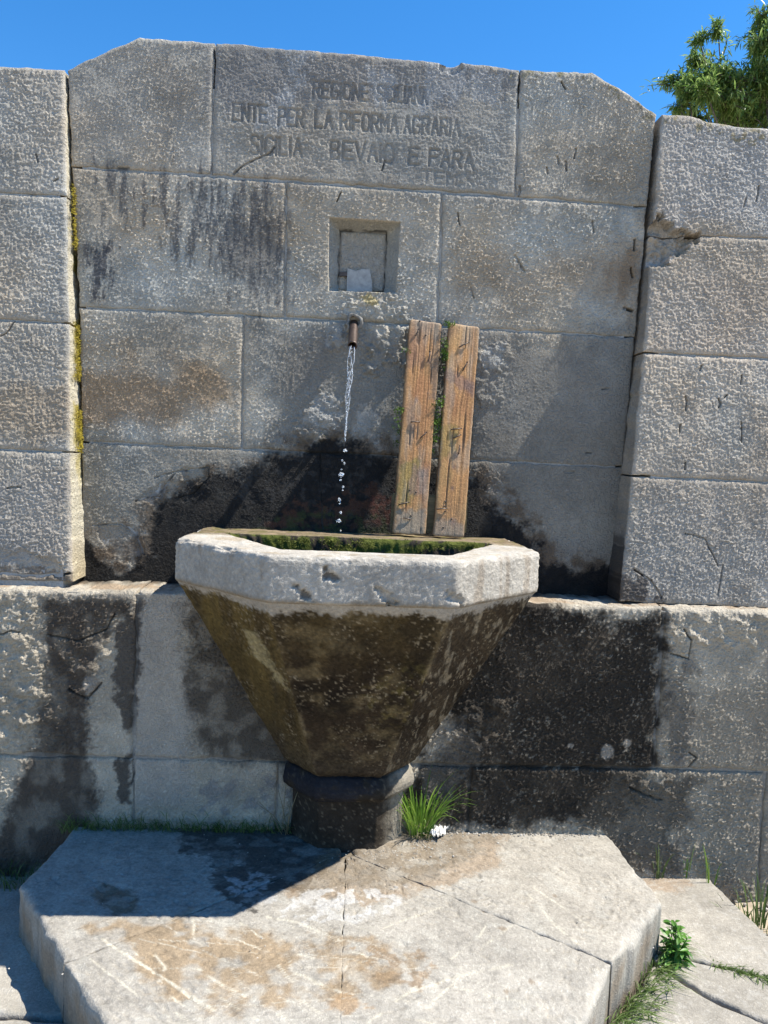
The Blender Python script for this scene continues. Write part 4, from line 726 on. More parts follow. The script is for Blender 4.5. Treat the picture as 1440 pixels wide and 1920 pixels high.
def c_bowl(S, Q, G, TL):
    fr_ = (G[0, :, 1] < -.70); S = (S-S[0][fr_].mean())*np.interp(G[..., 2], [.478, 1.076], [.37, 1.])+3.
    x, z = G[..., 0], G[..., 2]
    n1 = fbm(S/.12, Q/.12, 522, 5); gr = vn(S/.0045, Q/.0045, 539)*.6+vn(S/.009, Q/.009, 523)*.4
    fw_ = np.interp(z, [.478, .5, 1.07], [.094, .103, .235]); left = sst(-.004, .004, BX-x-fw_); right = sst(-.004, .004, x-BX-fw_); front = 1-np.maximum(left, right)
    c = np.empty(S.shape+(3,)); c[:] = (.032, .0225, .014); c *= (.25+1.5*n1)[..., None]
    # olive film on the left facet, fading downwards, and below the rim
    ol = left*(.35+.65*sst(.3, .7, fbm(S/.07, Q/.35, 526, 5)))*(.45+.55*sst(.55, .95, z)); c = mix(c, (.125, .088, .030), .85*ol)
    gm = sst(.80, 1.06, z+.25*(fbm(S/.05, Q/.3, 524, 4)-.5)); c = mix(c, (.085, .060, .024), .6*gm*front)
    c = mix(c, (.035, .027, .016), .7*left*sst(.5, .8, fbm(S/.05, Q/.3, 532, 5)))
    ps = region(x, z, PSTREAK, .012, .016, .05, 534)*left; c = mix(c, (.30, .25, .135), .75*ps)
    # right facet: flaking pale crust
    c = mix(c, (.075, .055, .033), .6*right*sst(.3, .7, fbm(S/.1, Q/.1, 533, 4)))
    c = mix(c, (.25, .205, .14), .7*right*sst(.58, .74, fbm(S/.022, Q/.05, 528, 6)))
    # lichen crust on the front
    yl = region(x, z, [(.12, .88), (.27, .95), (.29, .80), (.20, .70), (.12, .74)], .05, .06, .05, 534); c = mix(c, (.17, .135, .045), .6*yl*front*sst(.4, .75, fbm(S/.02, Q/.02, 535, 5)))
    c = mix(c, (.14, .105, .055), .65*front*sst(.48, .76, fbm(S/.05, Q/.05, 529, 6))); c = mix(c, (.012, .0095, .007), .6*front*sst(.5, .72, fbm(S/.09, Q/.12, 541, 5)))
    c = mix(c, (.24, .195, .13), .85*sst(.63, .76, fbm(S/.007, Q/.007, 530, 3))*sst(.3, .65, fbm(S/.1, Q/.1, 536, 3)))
    ed = np.exp(-(np.abs(np.abs(x-BX)-fw_)/.008)**2); c = mix(c, (.22, .17, .10), .6*ed*sst(.4, .7, fbm(S/.02, Q/.05, 531, 5)))  # edge highlight painted along the facet arrises to sharpen them
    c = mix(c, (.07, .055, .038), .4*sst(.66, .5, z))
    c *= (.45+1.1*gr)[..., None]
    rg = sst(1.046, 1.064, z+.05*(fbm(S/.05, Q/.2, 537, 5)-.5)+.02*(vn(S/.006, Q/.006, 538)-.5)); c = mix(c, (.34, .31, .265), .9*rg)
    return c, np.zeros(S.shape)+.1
PSTREAK = [(-.245, .965), (-.205, .96), (-.10, .80), (-.125, .785), (-.21, .875)]
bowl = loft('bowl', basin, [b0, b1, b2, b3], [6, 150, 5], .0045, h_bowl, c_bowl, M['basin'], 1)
prof = [(.172, .092, -.332, -.236, .482), (.190, .097, -.352, -.246, .474), (.203, .102, -.368, -.254, .455), (.206, .104, -.372, -.257, .437), (.203, .102, -.368, -.254, .419), (.190, .097, -.352, -.246, .403), (.172, .090, -.330, -.236, .394)]
def h_ft(S, Q, G, TL): return .003*(fbm(S/.02, Q/.02, 540, 4)-.5)+.003*(fbm(S/.06, Q/.06, 541, 3)-.5)
def c_ft(S, Q, G, TL):
    x = G[..., 0]; n1 = fbm(S/.1, Q/.1, 542, 5); n2 = fbm(S/.02, Q/.02, 543, 4)
    c = np.empty(S.shape+(3,)); c[:] = (.036, .029, .022); c *= (.5+n1)[..., None]*(.7+.6*n2)[..., None]
    c = mix(c, (.27, .24, .19), .85*sst(.10, .17, x-BX+.04*(n2-.5)))  # right side painted paler, standing in for the sunlit facet
    c = mix(c, (.20, .165, .115), .5*sst(.66, .78, fbm(S/.006, Q/.006, 544, 3)))
    return c, np.zeros(S.shape)+.1
def c_col(S, Q, G, TL):
    c, w_ = c_ft(S, Q, G, TL); bl = (1-sst(.06, .12, G[..., 0]-BX)); c = mix(c, (.020, .021, .027), .8*bl*sst(.3, .5, fbm(S/.04, Q/.03, 545, 3))); return c, w_+.15
loft('collar', basin, [hexa(a, b, c_, d, -.1, z) for a, b, c_, d, z in prof], [4]*6, .005, h_ft, c_col, M['basin'], 0)
fp = [(.176, .090, -.334, -.238, .40), (.173, .088, -.326, -.232, .33), (.178, .088, -.320, -.224, .26), (.182, .09, -.322, -.226, .228)]
loft('foot', basin, [hexa(a, b, c_, d, -.1, z) for a, b, c_, d, z in fp], [14, 14, 6], .005, h_ft, c_ft, M['basin'], 0)
# water standing in the basin
wp = [(.065+(p[0]-.065)*.97, -.41+(p[1]+.41)*.97, ZR-.075) for p in inner]
wo = mesh_obj('basin_water', wp, [(0, 1, 2, 3, 4, 5)], M['water'], smooth=False)
tag(wo, 'still water standing inside the stone basin', 'water')

# ------------------------------------------------------------------ spout and falling water
def tube(pts, rad, ns=12, cap=True):
    pts = [Vector(p) for p in pts]; V, F = [], []; n_ = len(pts)
    rad = rad if isinstance(rad, (list, tuple)) else [rad]*n_
    t0 = (pts[1]-pts[0]).normalized(); a = t0.orthogonal().normalized()
    for i, p in enumerate(pts):
        t = (pts[min(i+1, n_-1)]-pts[max(i-1, 0)]).normalized(); a = (a-t*a.dot(t)).normalized(); b = t.cross(a)
        for k in range(ns):
            an = 2*math.pi*k/ns; V.append(p+(a*math.cos(an)+b*math.sin(an))*rad[i])
    for i in range(n_-1):
        for k in range(ns): F.append((i*ns+k, i*ns+(k+1) % ns, (i+1)*ns+(k+1) % ns, (i+1)*ns+k))
    if cap: F.append(tuple(range(ns))[::-1]); F.append(tuple(range((n_-1)*ns, n_*ns)))
    return [tuple(v) for v in V], F
def join(parts):
    V, F = [], []
    for v, f in parts:
        o = len(V); V += list(v); F += [tuple(i+o for i in q) for q in f]
    return V, F
sp = empty('water_spout', (.029, 0, 1.88))
tag(sp, 'short rusty iron pipe spout below the square niche', 'spout')
A_, B_ = Vector((.030, .06, 1.915)), Vector((.0265, -.098, 1.797)); ax = (B_-A_).normalized()
rad = .0150
seq = [(0, rad), (.06, rad*1.02), (.12, rad*.99), (.185, rad), (.1925, rad*1.05), (.1965, rad*1.06), (.1975, rad*.98), (.197, rad*.80), (.17, rad*.78), (.10, rad*.78)]
V, F = tube([A_+ax*s for s, _ in seq[:7]], [r for _, r in seq[:7]], 24, False)
V2, F2 = tube([A_+ax*s for s in (.1975, .1972, .17, .08)], [rad*.98, rad*.8, rad*.78, rad*.78], 24, False)
mesh_obj('pipe', *join([(V, F), (V2, F2)]), M['rust'], sp)
cv_, cf_ = [], []
for k in range(26):
    an = 2*math.pi*k/26; ra = .026+.012*random.random()
    for j, (rr, dy) in enumerate(((1.0, .004), (.8, -.010-.012*random.random()), (.6, -.014))):
        cv_.append((.029+math.cos(an)*ra*rr, 0.008+dy, 1.887+math.sin(an)*ra*rr))
for k in range(26):
    for j in range(2): cf_.append((k*3+j, k*3+j+1, ((k+1) % 26)*3+j+1, ((k+1) % 26)*3+j))
mesh_obj('mortar_collar', cv_, cf_, M['cement'], sp)

def blob(c, r, sq=(1, 1, 1), jit=.25, sub=2):
    bm = bmesh.new(); bmesh.ops.create_icosphere(bm, subdivisions=sub, radius=r)
    o = Vector((random.random()*50, random.random()*50, random.random()*50))
    from mathutils import noise
    for v in bm.verts:
        q = 1+jit*noise.noise(v.co/r*1.3+o)*1.6; v.co = Vector((v.co.x*sq[0]*q+c[0], v.co.y*sq[1]*q+c[1], v.co.z*sq[2]*q+c[2]))
    V = [tuple(v.co) for v in bm.verts]; F = [tuple(v.index for v in f.verts) for f in bm.faces]; bm.free(); return V, F
def fall(z):      # path of the falling water
    t = (1.79-z)
    return (.0255-.012*t/.6-.01*math.sqrt(max(t, 0)), -.105-.055*math.sqrt(max(t, 0)/.6), z)
ws = empty('water_stream', (.02, -.14, 1.2))
tag(ws, 'thin stream of falling water breaking into drops below the spout', 'water stream')
ps = []
# ribbon breaking up: lobed threads first, then separate drops
for th in range(3):
    pts, rr = [], []; z = 1.795; ph = random.random()*6
    while z > (1.50 if th < 2 else 1.62):
        p = fall(z); k = max(0, (z-1.50)/.29); off = .0105*k+.0015
        pts.append((p[0]+off*math.cos(ph+th*1.26+z*25)+random.uniform(-.0008, .0008), p[1]+off*.8*math.sin(ph+th*1.26+z*25), z)); rr.append(random.uniform(.0006, .0019)); z -= random.uniform(.006, .011)
    ps.append(tube(pts, rr, 6))
mesh_obj('thread', *join(ps), M['spray'], ws)
ps = []
for k in range(170):
    z = 1.79-.30*random.random()**.8; p = fall(z); kx = max(.15, (z-1.48)/.31)
    ps.append(blob((p[0]+random.gauss(0, .0065)*kx, p[1]+random.gauss(0, .005)*kx, z), random.uniform(.0008, .0022), (1, 1, 1.5), .35, 1))
mesh_obj('spray', *join(ps), M['spray'], ws); 
for z, r in [(1.462, .0075), (1.428, .0055), (1.418, .006), (1.385, .007), (1.366, .004), (1.345, .006), (1.334, .0045), (1.303, .0065), (1.291, .003), (1.263, .0065), (1.236, .006), (1.205, .005), (1.18, .0055), (1.40, .003), (1.375, .003)]:
    p = fall(z)
    mesh_obj('droplet', *blob((p[0]+random.uniform(-.007, .007), p[1], z), r*.72, (random.uniform(.7, 1.5), 1, random.uniform(.6, 1.2)), .75), M['spray'], ws)

# ------------------------------------------------------------------ wooden rack: two planks on a batten
rack = empty('wooden_rack', (.3, -.12, ZR))
tag(rack, 'two upright weathered wooden planks studded with bent nails, leaning on the wall above the basin', 'wooden rack')
def plank(bot, top, wdt, thick, seed, knots, tints, res=.0022):
    bot, top = Vector(bot), Vector(top); L = (top-bot).length; az = (top-bot).normalized(); axx = Vector((1, 0, 0)); axx = (axx-az*axx.dot(az)).normalized(); ny = az.cross(axx)      # points away from viewer
    ny = -ny if ny.y > 0 else ny
    def mp(a, b, h): return np.array(bot)+a[..., None]*np.array(axx)+b[..., None]*np.array(az)+h[..., None]*np.array(ny)
    def warp(a, b):
        u = a.copy()
        for (ka, kb, kr) in knots:
            d = np.hypot(a-ka, (b-kb)*.45); u = u+(a-ka)*.9*np.exp(-(d/kr)**2)
        return u
    def hf(a, b):
        u = warp(a, b)
        ck = sst(.80, .90, vn(u/.006, b/.11+3, seed+8)); return -.0022*ck+.0012*vn(u/.0028, b/.25, seed)+.0008*vn(u/.0016, b/.12, seed+1)+.0015*(fbm(a/.03, b/.06, seed+2, 3)-.5)
    def cf(a, b, h):
        u = warp(a, b)
        g = vn((u+.006*fbm(b/.09, a/.05, seed+11, 3))/.003, b/.22, seed)*.45+vn((u+.02*fbm(b/.2, a/.1, seed+12, 2))/.011, b/.4, seed+3)*.55; n1 = fbm(a/.06, b/.18, seed+4, 4)
        c = np.empty(a.shape+(3,)); c[:] = (.46, .232, .086); c = mix(c, (.25, .12, .05), .42*sst(.4, .75, g)); c = mix(c, (.52, .30, .11), .55*sst(.45, .7, n1)); c = mix(c, (.20, .13, .085), .6*sst(.14, .0, b)*sst(.3, .6, fbm(a/.03, b/.05, seed+13, 4)))
        c = mix(c, (.30, .12, .05), .5*sst(.5, .75, fbm(a/.05, b/.1, seed+5, 4)))
        for P, rgb, s in tints: c = mix(c, rgb, s*region(a, b, P, .01, .012, .03, seed+6, (.6, 2)))
        for (ka, kb, kr) in knots: d = np.hypot(a-ka, (b-kb)*.8); c = mix(c, (.17, .105, .085), .75*np.exp(-(d/kr/.8)**2))
        c = mix(c, (.09, .05, .03), .7*sst(.80, .90, vn(u/.006, b/.11+3, seed+8))); c = mix(c, (.33, .27, .20), .45*sst(.55, .75, fbm(a/.03, b/.14, seed+9, 4)))
        e = np.minimum(b, L-b); c = mix(c, (.30, .24, .17), .6*np.exp(-e/.03))
        ew = wdt/2-np.abs(a); c = mix(c, (.20, .15, .10), .55*np.exp(-ew/.004))
        return c, np.zeros(a.shape)
    hw = wdt/2; c_ = .006
    o = patch('plank', rack, [(-hw, .004), (-hw+c_, 0), (hw-c_, .003), (hw, .007)], [(-hw, L-.006), (-hw+c_, L), (hw-c_, L-.004), (hw, L-.010)], mp, res, hf, cf, M['wood'], 0., .006, .4, (.004, .012, .020, thick), lambda a, b, s, rc, rw: (rc*(.8 if s > .001 else 1), rw), seed=seed)
    hv = [mp(np.array(a), np.array(b), np.array(-thick)) for a, b in ((-hw, .006), (hw, .006), (hw, L-.008), (-hw, L-.008))]
    mesh_obj('back_face', hv, [(0, 3, 2, 1)], M['twig'], o, smooth=False)
    return o, mp
p1, m1 = plank((.2335, -.135, ZR+.002), (.266, -.038, 1.9), .106, .026, 900, [(.02, .575, .010), (.025, .20, .016), (-.01, .44, .008)], [([(-.05, .08), (.0, .10), (.02, .25), (-.05, .22)], (.24, .20, .05), .6), ([(-.05, 0), (.05, 0), (.05, .09), (-.05, .08)], (.27, .23, .17), .7), ([(-.01, .13), (.05, .14), (.05, .22), (0, .22)], (.22, .14, .11), .6), ([(.03, .45), (.053, .45), (.053, .72), (.035, .72)], (.10, .085, .07), .6), ([(-.05, .55), (0, .55), (0, .71), (-.05, .71)], (.27, .15, .09), .5)])
p2, m2 = plank((.363, -.135, ZR-.001), (.3945, -.038, 1.895), .101, .026, 930, [(.032, .50, .022), (.005, .27, .010), (0, .23, .007), (.0, .16, .007), (.01, .05, .012)], [([(-.05, .36), (.0, .36), (.0, .28), (-.05, .24)], (.32, .22, .06), .6), ([(-.05, 0), (.05, 0), (.05, .05), (-.05, .05)], (.27, .20, .14), .7), ([(-.05, .52), (.05, .46), (.05, .52), (-.05, .55)], (.22, .13, .10), .6)])
def nail(par, mp, a, b, da, db, L=.028, seed=0):
    g = lambda s, hh: np.array(mp(np.array(a+da*s), np.array(b+db*s), np.array(hh)))
    pts = [g(0, -.004), g(0, .003), g(.12, .0045), g(.45, .006), g(1., .0065)]
    V, F = tube(pts, [.0021]*4+[.0019], 7); V2, F2 = tube([g(1., .0065), g(1.04, .0066)], [.0028, .0028], 8)
    mesh_obj('nail', *join([(V, F), (V2, F2)]), M['nail'], par)
def stud(par, mp, a, b):
    g = lambda hh: np.array(mp(np.array(a), np.array(b), np.array(hh))); V, F = tube([g(-.003), g(.0022), g(.003)], [.003, .003, .0015], 9); mesh_obj('nail_head', V, F, M['nail'], par)
for a, b, da, db in [(-.030, .655, .008, .022), (.018, .575, .003, .03), (-.022, .368, .027, .001), (.012, .318, .018, .020), (-.040, .095, .030, .010), (0, .05, -.022, .003)]: nail(p1, m1, a, b, da, db)
for a, b, da, db in [(-.012, .628, .030, .018), (.006, .552, .012, .028), (-.018, .352, .032, .006), (-.008, .325, .022, .012), (.012, .275, .001, .026), (-.045, .088, .032, .004)]: nail(p2, m2, a, b, da, db)
for a, b in [(-.020, .705), (.003, .66), (-.01, .145), (.012, .14), (.002, .062)]: stud(p1, m1, a, b)
for a, b in [(-.020, .115), (-.022, .10), (-.018, .083), (.005, .06), (-.02, .03)]: stud(p2, m2, a, b)
bt = box_verts((.30, -.088, ZR+.07), (.125, .014, .062))
bm = bmesh.new(); vs2 = [bm.verts.new(v) for v in bt]
for f in BOXF: bm.faces.new([vs2[i] for i in f])
bmesh.ops.recalc_face_normals(bm, faces=bm.faces); bmesh.ops.bevel(bm, geom=list(bm.edges), offset=.004, segments=2, affect='EDGES')
M['batten'] = plain_mat('damp_wood', (.07, .06, .03), (.22, .17, .09), 40, .8, .5, stretch=(.2, 1, 2))
mesh_obj('batten', [tuple(v.co) for v in bm.verts], [tuple(v.index for v in f.verts) for f in bm.faces], M['batten'], rack, smooth=False); bm.free()

# ------------------------------------------------------------------ vegetation helpers
def blade(base, hgt, lean, wdt, droop=.35, segs=5, twist=None):
    b = Vector(base); d = Vector((lean[0], lean[1], 0)); s = twist if twist is not None else random.uniform(0, math.pi)
    side = Vector((math.cos(s), math.sin(s), 0)); V, F = [], []
    for i in range(segs+1):
        t = i/segs; p = b+d*(t**1.7)+Vector((0, 0, hgt*(t-droop*t**3))); w_ = wdt*(1-t)**.6*(.55+.9*t if t < .5 else 1)*.5
        if i == segs: V.append(p)
        else: V += [p-side*w_, p+side*w_]
    for i in range(segs-1): F.append((2*i, 2*i+1, 2*i+3, 2*i+2))
    F.append((2*segs-2, 2*segs-1, 2*segs)); return [tuple(v) for v in V], F
def leaf(base, dr, L, wd, curl=.3, nrm=None):
    b = Vector(base); d = Vector(dr).normalized(); n_ = nrm or Vector((random.uniform(-.5, .5), random.uniform(-.5, .5), 1)); s = d.cross(n_).normalized(); n2 = s.cross(d); V = []
    for t, k in ((0, .12), (.25, .8), (.5, 1.), (.75, .7), (1, 0)):
        p = b+d*L*t-n2*curl*L*t*t; V += [tuple(p)] if k == 0 else [tuple(p-s*wd*k*.5+n2*wd*.12*k), tuple(p), tuple(p+s*wd*k*.5+n2*wd*.12*k)]
    F = []
    for i in range(3):
        o = 3*i; F += [(o, o+1, o+4, o+3), (o+1, o+2, o+5, o+4)]
    F += [(9, 10, 12), (10, 11, 12)]
    return V, F
U = random.uniform
# moss cushions as many tiny leaflets
def moss(pts, name, mat, label, size=.006, per=9, nrm=(0, -1, .3)):
    ps = []
    for p in pts:
        for k in range(per):
            d = Vector((U(-1, 1)+nrm[0], U(-1, 1)*.8+nrm[1], U(-1, 1)+nrm[2])); q = Vector(p)+Vector((U(-1, 1), U(-.3, .3), U(-1, 1)))*size*.9
            s = d.normalized(); t = s.orthogonal().normalized(); w_ = t.cross(s); L = size*U(.5, 1.2)
            ps.append(([tuple(q-t*L*.3), tuple(q+t*L*.3), tuple(q+s*L+w_*L*.2)], [(0, 1, 2)]))
    o = mesh_obj(name, *join(ps), mat, smooth=False); tag(o, label, 'moss', kind='stuff'); return o
pts = []
for k in range(420):      # inner back lip of the basin
    x = U(-.28, .42); m = math.sin(x*31)+math.sin(x*13+2)
    if U(0, 1) < .36+.25*m: pts.append((x, -.279+U(-.004, .002), ZR-.004-abs(random.gauss(0, .02))))
moss(pts, 'basin_moss', M['moss'], 'yellow-green moss along the inner back lip of the basin', .007, 9, (0, -1, .4))
pts = []
for cx, cz, n_, sx, sz in ((.332, 1.80, 24, .005, .025), (.316, 1.575, 40, .008, .035), (.186, 1.565, 16, .006, .035), (.305, 1.53, 16, .005, .02), (.196, 1.80, 3, .004, .02)):
    for k in range(n_): pts.append((cx+random.gauss(0, sx), -.045-U(0, .012)-max(0, 1.85-cz)*.1, cz+random.gauss(0, sz)))
for k in range(10): pts.append((.345+.005+U(-.016, .012), -.045+U(-.004, .004), 1.893+U(-.012, .002)))
moss(pts, 'plank_moss', M['fern'], 'bright green moss growing in the gap between the two planks', .009, 9)
pts = []
for k in range(560):
    z = U(1.42, 2.28); f = fbm(np.array([z/.09]), np.array([.3]), 77, 3)[0]
    if f > .52: pts.append((-.86-.045*(z-1)+.024+U(0, .004), -.01+.03*(z-1)-abs(random.gauss(0, .022)), z))
moss(pts, 'reveal_moss', M['lichen'], 'yellow moss and lichen in the left corner of the recess', .0055, 8, (1, -.4, .2))

# ------------------------------------------------------------------ grass and weeds
ps = []
for k in range(760):
    x = U(-.82, -.10); ps.append(blade((x, U(-.235, -.195), ZS-.01), U(.03, .085)*(1 if U(0, 1) < .93 else 1.5), (U(-.05, .05), U(-.04, .015)), U(.0025, .0045), U(.2, .6)))
for k in range(9):
    x = U(-.6, -.12); ps.append(blade((x, -.205, ZS), U(.09, .16), (U(-.08, .1), U(-.02, .01)), .003, .5, 7))
o = mesh_obj('grass_strip', *join(ps), M['grass_dull'], smooth=False); tag(o, 'short shaded grass in the gap behind the step, left of the basin foot', 'grass', kind='stuff')
ps = []
for k in range(260): ps.append(blade((U(-1.25, -.86), U(-.34, -.20), .09), U(.04, .10), (U(-.05, .05), U(-.04, .02)), U(.002, .0045), U(.2, .6)))
o = mesh_obj('grass_patch', *join(ps), M['grass_dull'], smooth=False); tag(o, 'low grass at the foot of the plinth by the left photo edge', 'grass', kind='stuff')
def tuft(name, loc, n_, hmin, hmax, spread, lean, wd, label, mat='grass', bias=(0, 0), group=None, droop=(.05, .5)):
    e = empty(name, loc); ps = []
    for k in range(n_):
        a = U(0, 2*math.pi); r = spread*math.sqrt(U(0, 1)); hh = U(hmin, hmax)
        ps.append(blade((loc[0]+r*math.cos(a), loc[1]+r*math.sin(a)*.6, loc[2]-.006), hh, (math.cos(a)*lean*U(.2, 1.2)*hh/hmax+bias[0]*U(.3, 1), math.sin(a)*lean*.6*U(.2, 1)*hh/hmax+bias[1]*U(.3, 1)), U(.6, 1.2)*wd, U(*droop), 7, U(-.7, .7)))
    mesh_obj('blades', *join(ps), M[mat], e, smooth=False)
    tag(e, label, 'grass tuft' if 'weed' not in name else 'weed', group); return e
tg = tuft('grass_tuft', (.305, -.235, ZS), 150, .08, .29, .036, .17, .0058, 'tall bright green grass tuft right of the basin foot', 'grass', (.016, -.012), droop=(.02, .62))
# brown dead base of the tuft
ps = [blade((.295+U(-.03, .04), -.25+U(-.02, .03), ZS-.002), U(.02, .07)*(1 if U(0, 1) < .8 else 2.4), (U(-.05, .06), U(-.05, .02)), .0035, U(.3, .7)) for k in range(70)]
mesh_obj('dead_blades', *join(ps), M['twig'], tg, smooth=False)
G3 = lambda p: (p[0], p[1], ZG)
sprouts = [(1.110,-0.151),(1.204,-0.138),(1.274,-0.235),(1.301,-0.384),(1.378,-0.369)]
lab = ['leafy grass clump at the plinth beside the step corner', 'thin upright grass sprout second from the step, below the plinth joint', 'single tall grass stalk standing alone against the stained plinth', 'low spreading grass clump on sandy soil at the paving edge', 'grass clump under the dark vertical plinth joint at the right edge']
prm = [(30, .04, .19, .03, .09, .0055), (10, .07, .20, .014, .04, .006), (8, .07, .25, .012, .04, .0065), (40, .04, .12, .05, .10, .005), (46, .07, .24, .06, .10, .006)]
for p, l, q in zip(sprouts, lab, prm):
    y = max(min(p[1], -.205), -.6); tuft('grass_sprout', (p[0], y, ZG if p[0] < 1.25 else .03), *q, l, 'grass' if q[0] < 20 else 'grass_dull', (0.005, -.005), 'grass sprouting along the plinth foot')
# creeping grass along the right side of the step and in the paving joint
ps = []
E0, E1 = [(0.999,-0.567),(0.656,-0.932)]
for k in range(640):
    t = U(0, 1)**.9; x = E0[0]+(E1[0]-E0[0])*t+abs(random.gauss(0, .018+.03*t)); y = E0[1]+(E1[1]-E0[1])*t+U(-.01, .03)
    ps.append(blade((x, y, ZG-.01), U(.02, .07), (U(-.02, .09), U(-.06, .03)), U(.003, .0055), U(.3, .8)))
o = mesh_obj('creeping_grass', *join(ps), M['grass_dull'], smooth=False); tag(o, 'creeping grass along the right foot of the step', 'grass', kind='stuff')
ps = []
E0, E1 = [(1.078,-0.638),(1.215,-0.702)]
for k in range(320):
    t = U(0, 1); x = E0[0]+(E1[0]-E0[0])*t; y = E0[1]+(E1[1]-E0[1])*t+random.gauss(-.004, .010)
    ps.append(blade((x, y, ZG-.008), U(.012, .03), (U(-.03, .035), U(-.05, .015)), U(.003, .005), U(.3, .7)))
o = mesh_obj('joint_grass', *join(ps), M['grass_dull'], smooth=False); tag(o, 'low grass filling the joint between the paving slabs at right', 'grass', kind='stuff')
# broad-leaved weed
wl = [(0.974,-0.625)][0]; wd_ = empty('broadleaf_weed', (wl[0], wl[1], ZG)); tag(wd_, 'broad-leaved green weed growing between step corner and paving joint', 'weed')
stem, lv = [], []
for s in range(9):
    a = U(0, 6.28); tip = Vector((wl[0]+.01+math.cos(a)*U(.01, .06), wl[1]+math.sin(a)*U(.01, .04), ZG+U(.03, .10))); b0_ = Vector((wl[0]+U(-.015, .015), wl[1]+U(-.012, .012), ZG-.006))
    mid = (b0_+tip)/2+Vector((0, 0, .015)); stem.append(tube([b0_, mid, tip], [.0022, .0018, .001], 5))
    for i in range(13):
        t = i/12; p = b0_+(tip-b0_)*t+Vector((0, 0, .03*t*(1-t))); aa = U(0, 6.28); lv.append(leaf(p, (math.cos(aa), math.sin(aa), U(-.1, .7)), U(.022, .048)*(1.1-.4*t), U(.008, .014), U(.1, .5)))
for i in range(5):
    aa = 4.3+U(-1., 1.); lv.append(leaf((wl[0], wl[1], ZG+.012), (math.cos(aa), math.sin(aa), U(-.05, .25)), U(.05, .075), U(.018, .026), U(.15, .35)))
mesh_obj('stems', *join(stem), M['weed'], wd_); mesh_obj('leaves', *join(lv), M['weed'], wd_, smooth=False)
# small plant on the wall top beside the right pier
wt_ = tuft('wall_top_grass', (1.03, .12, 2.60), 26, .03, .085, .03, .06, .005, 'tiny green plant rooted on the wall top beside the right pier', 'weed')
# dry stems lying by the foot on the left
ps = []
for k in range(7):
    b0_ = Vector((U(-.14, -.10), U(-.25, -.22), ZS)); tip = b0_+Vector((U(-.16, .05), U(-.03, .0), U(.05, .2))); ps.append(tube([b0_, (b0_+tip)/2+Vector((0, -.01, .02)), tip], [.0014, .0012, .0007], 5))
o = mesh_obj('dry_stems', *join(ps), M['twig']); tag(o, 'thin dry stems leaning beside the basin foot on the left', 'dry stems')

# ------------------------------------------------------------------ crumpled tissue and grit
tl = [(0.367,-0.207)][0]
gn = 34; tx, ty = np.meshgrid(np.linspace(-1, 1, gn), np.linspace(-1, 1, gn))
f1 = np.abs(fbm(tx*2.2+5, ty*2.2+9, 950, 2)-.5); f2 = np.abs(fbm(tx*5+1, ty*5+3, 951, 2)-.5); f3 = np.abs(fbm(tx*11+1, ty*11+3, 954, 1)-.5)
rr = 1+.28*(fbm(tx*1.7, ty*1.7, 952, 2)-.5)
lx = .033*tx*rr+.018*(fbm(tx*3, ty*3, 955, 3)-.5); ly = .056*ty*rr+.018*(fbm(tx*3+9, ty*3, 956, 3)-.5)
hz = .007+.10*f1*.5+.07*f2*.5+.03*f3*.5+.010*(1-tx**2)*(1-ty**2)
ca, sa = math.cos(.55), math.sin(.55)
V = np.stack([tl[0]+lx*ca-ly*sa*-1, tl[1]-lx*sa+ly*ca*-1*-1, ZS+hz*.9-.002], -1)
I = np.arange(gn*gn).reshape(gn, gn); Ft = np.stack([I[:-1, :-1], I[:-1, 1:], I[1:, 1:], I[1:, :-1]], -1).reshape(-1, 4)
o = mesh_obj('crumpled_tissue', V.reshape(-1, 3), Ft, M['tissue'], smooth=False); tag(o, 'crumpled white paper tissue lying on the step by the grass tuft', 'tissue')
ps = []
for k in range(460):
    if k < 300: q = (random.gauss(.25, .14), -.26-abs(random.gauss(0, .07)))
    else: q = (U(-.75, .85), U(-.9, -.22))
    if abs(q[0]-.07) < .19 and q[1] > -.33: continue
    if q[0] > .86 or q[0] < -.78: continue
    r = U(.0012, .0026)*(1 if U(0, 1) < .92 else 1.7); ps.append(blob((q[0], q[1], ZS+r*.3), r, (1, 1, .7), .4, 1))
for k in range(160):
    q = (.35+.55*U(0, 1)**1.6, -.212-abs(random.gauss(0, .011))*U(.2, 1.6)); r = U(.001, .0045); ps.append(blob((q[0], q[1], ZS+r*.3), r, (1, 1, .8), .4, 1))
o = mesh_obj('grit', *join(ps), M['pebble'], smooth=False); tag(o, 'scattered grit and crumbs on the step around the basin foot', 'grit', kind='stuff')
ps = []
for k in range(500):
    q = (U(1.2, 1.9), U(-.75, -.2)); r = U(.002, .008); ps.append(blob((q[0], q[1], .02+r*.3), r, (1, 1, .7), .4, 1))
o = mesh_obj('gravel', *join(ps), M['pebble'], smooth=False); tag(o, 'pale gravel on the soil at the right paving edge', 'gravel', kind='stuff')

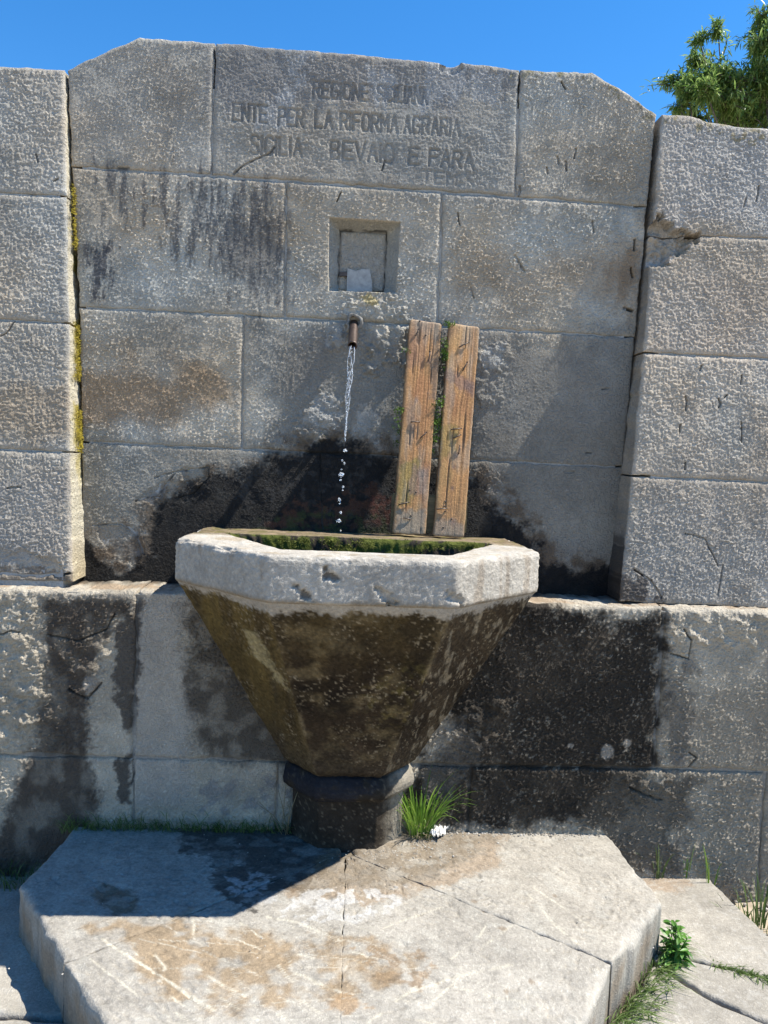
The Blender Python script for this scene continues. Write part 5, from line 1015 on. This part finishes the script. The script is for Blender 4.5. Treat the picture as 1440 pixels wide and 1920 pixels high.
# ------------------------------------------------------------------ tree behind the wall
def make_tree(loc, label, targets, name='tree', leaves_per=36, Ls=(.055, .105), seed=5):
    random.seed(seed); e = empty(name, loc); base = Vector(loc); tp, lv = [], []
    trunk_top = base+Vector((.1, 0, 2.1))
    tp.append(tube([base+Vector((0, 0, -.1)), base+Vector((.05, .03, 1.2)), trunk_top], [.17, .13, .10], 10))
    for (tx, ty_, tz, rad_, dens) in targets:
        tgt = Vector((tx, ty_, tz)); mid = (trunk_top+tgt)/2+Vector((U(-.2, .2), U(-.2, .2), U(-.1, .3)))
        pts = [trunk_top+(mid-trunk_top)*(i/5) for i in range(5)]+[mid+(tgt-mid)*(i/6)+Vector((U(-.04, .04), U(-.04, .04), U(-.03, .03))) for i in range(7)]
        tp.append(tube(pts, [.020*(1-i/13)+.003 for i in range(12)], 6))
        for t in range(int(dens*1.05)):
            d = Vector((random.gauss(0, 1), random.gauss(0, 1), random.gauss(0, .9))); d = d.normalized()*rad_*min(2., .25+abs(random.gauss(0, .75)))
            en = tgt+d; st = tgt+d*.15+Vector((0, 0, -.1*rad_)); md = (st+en)/2+Vector((U(-.05, .05), U(-.05, .05), U(0, .08)))
            tp.append(tube([st, md, en], [.007, .005, .002], 4, False))
            for l in range(leaves_per):
                s = .12+.92*l/leaves_per; p = st+(md-st)*min(1, s*2) if s < .5 else md+(en-md)*min(1.05, (s-.5)*2)
                dr = (en-st).normalized()*.6+Vector((U(-1, 1), U(-1, 1), U(-1.1, .5))); lv.append(leaf(p+Vector((random.gauss(0, .022), random.gauss(0, .022), random.gauss(0, .022))), dr, U(*Ls), U(.011, .019), U(.05, .45)))
    mesh_obj('trunk', *join(tp), M['bark'], e)
    mesh_obj('crown', *join(lv), M['tree'], e, smooth=False); tag(e, label, 'tree'); return e
TG = list(zip([(3.658,5.408),(3.518,5.612),(3.698,5.853),(3.829,5.205),(3.487,5.182),(3.353,5.146),(3.635,5.192),(4.176,5.390),(4.096,5.169),(4.227,5.956),(4.186,6.176),(4.325,5.669),(3.982,5.296),(3.758,5.602),(4.691,5.776),(5.018,5.367),(4.536,6.245),(4.685,5.182),(3.787,4.851),(4.361,4.889),(4.955,6.063),(4.489,5.439),(3.603,5.910),(3.729,5.972),(3.516,5.398),(3.400,5.283),(3.880,5.504),(4.119,5.735),(4.292,5.371)], [.24, .17, .11, .26, .12, .08, .2, .30, .28, .15, .12, .22, .2, .12, .5, .5, .35, .4, .4, .5, .4, .35, .09, .08, .18, .12, .16, .2, .25], [48, 24, 10, 46, 12, 5, 26, 50, 44, 14, 9, 26, 26, 4, 50, 50, 26, 36, 26, 34, 34, 40, 6, 5, 26, 10, 14, 18, 30]))
tloc = [(5.223,1.040)][0]
make_tree((tloc[0], 5.8, 0), 'leafy green tree with slender leaves rising behind the right end of the wall', [(p[0], 5.5+random.uniform(-.4, .4), p[1], r, d) for p, r, d in TG])
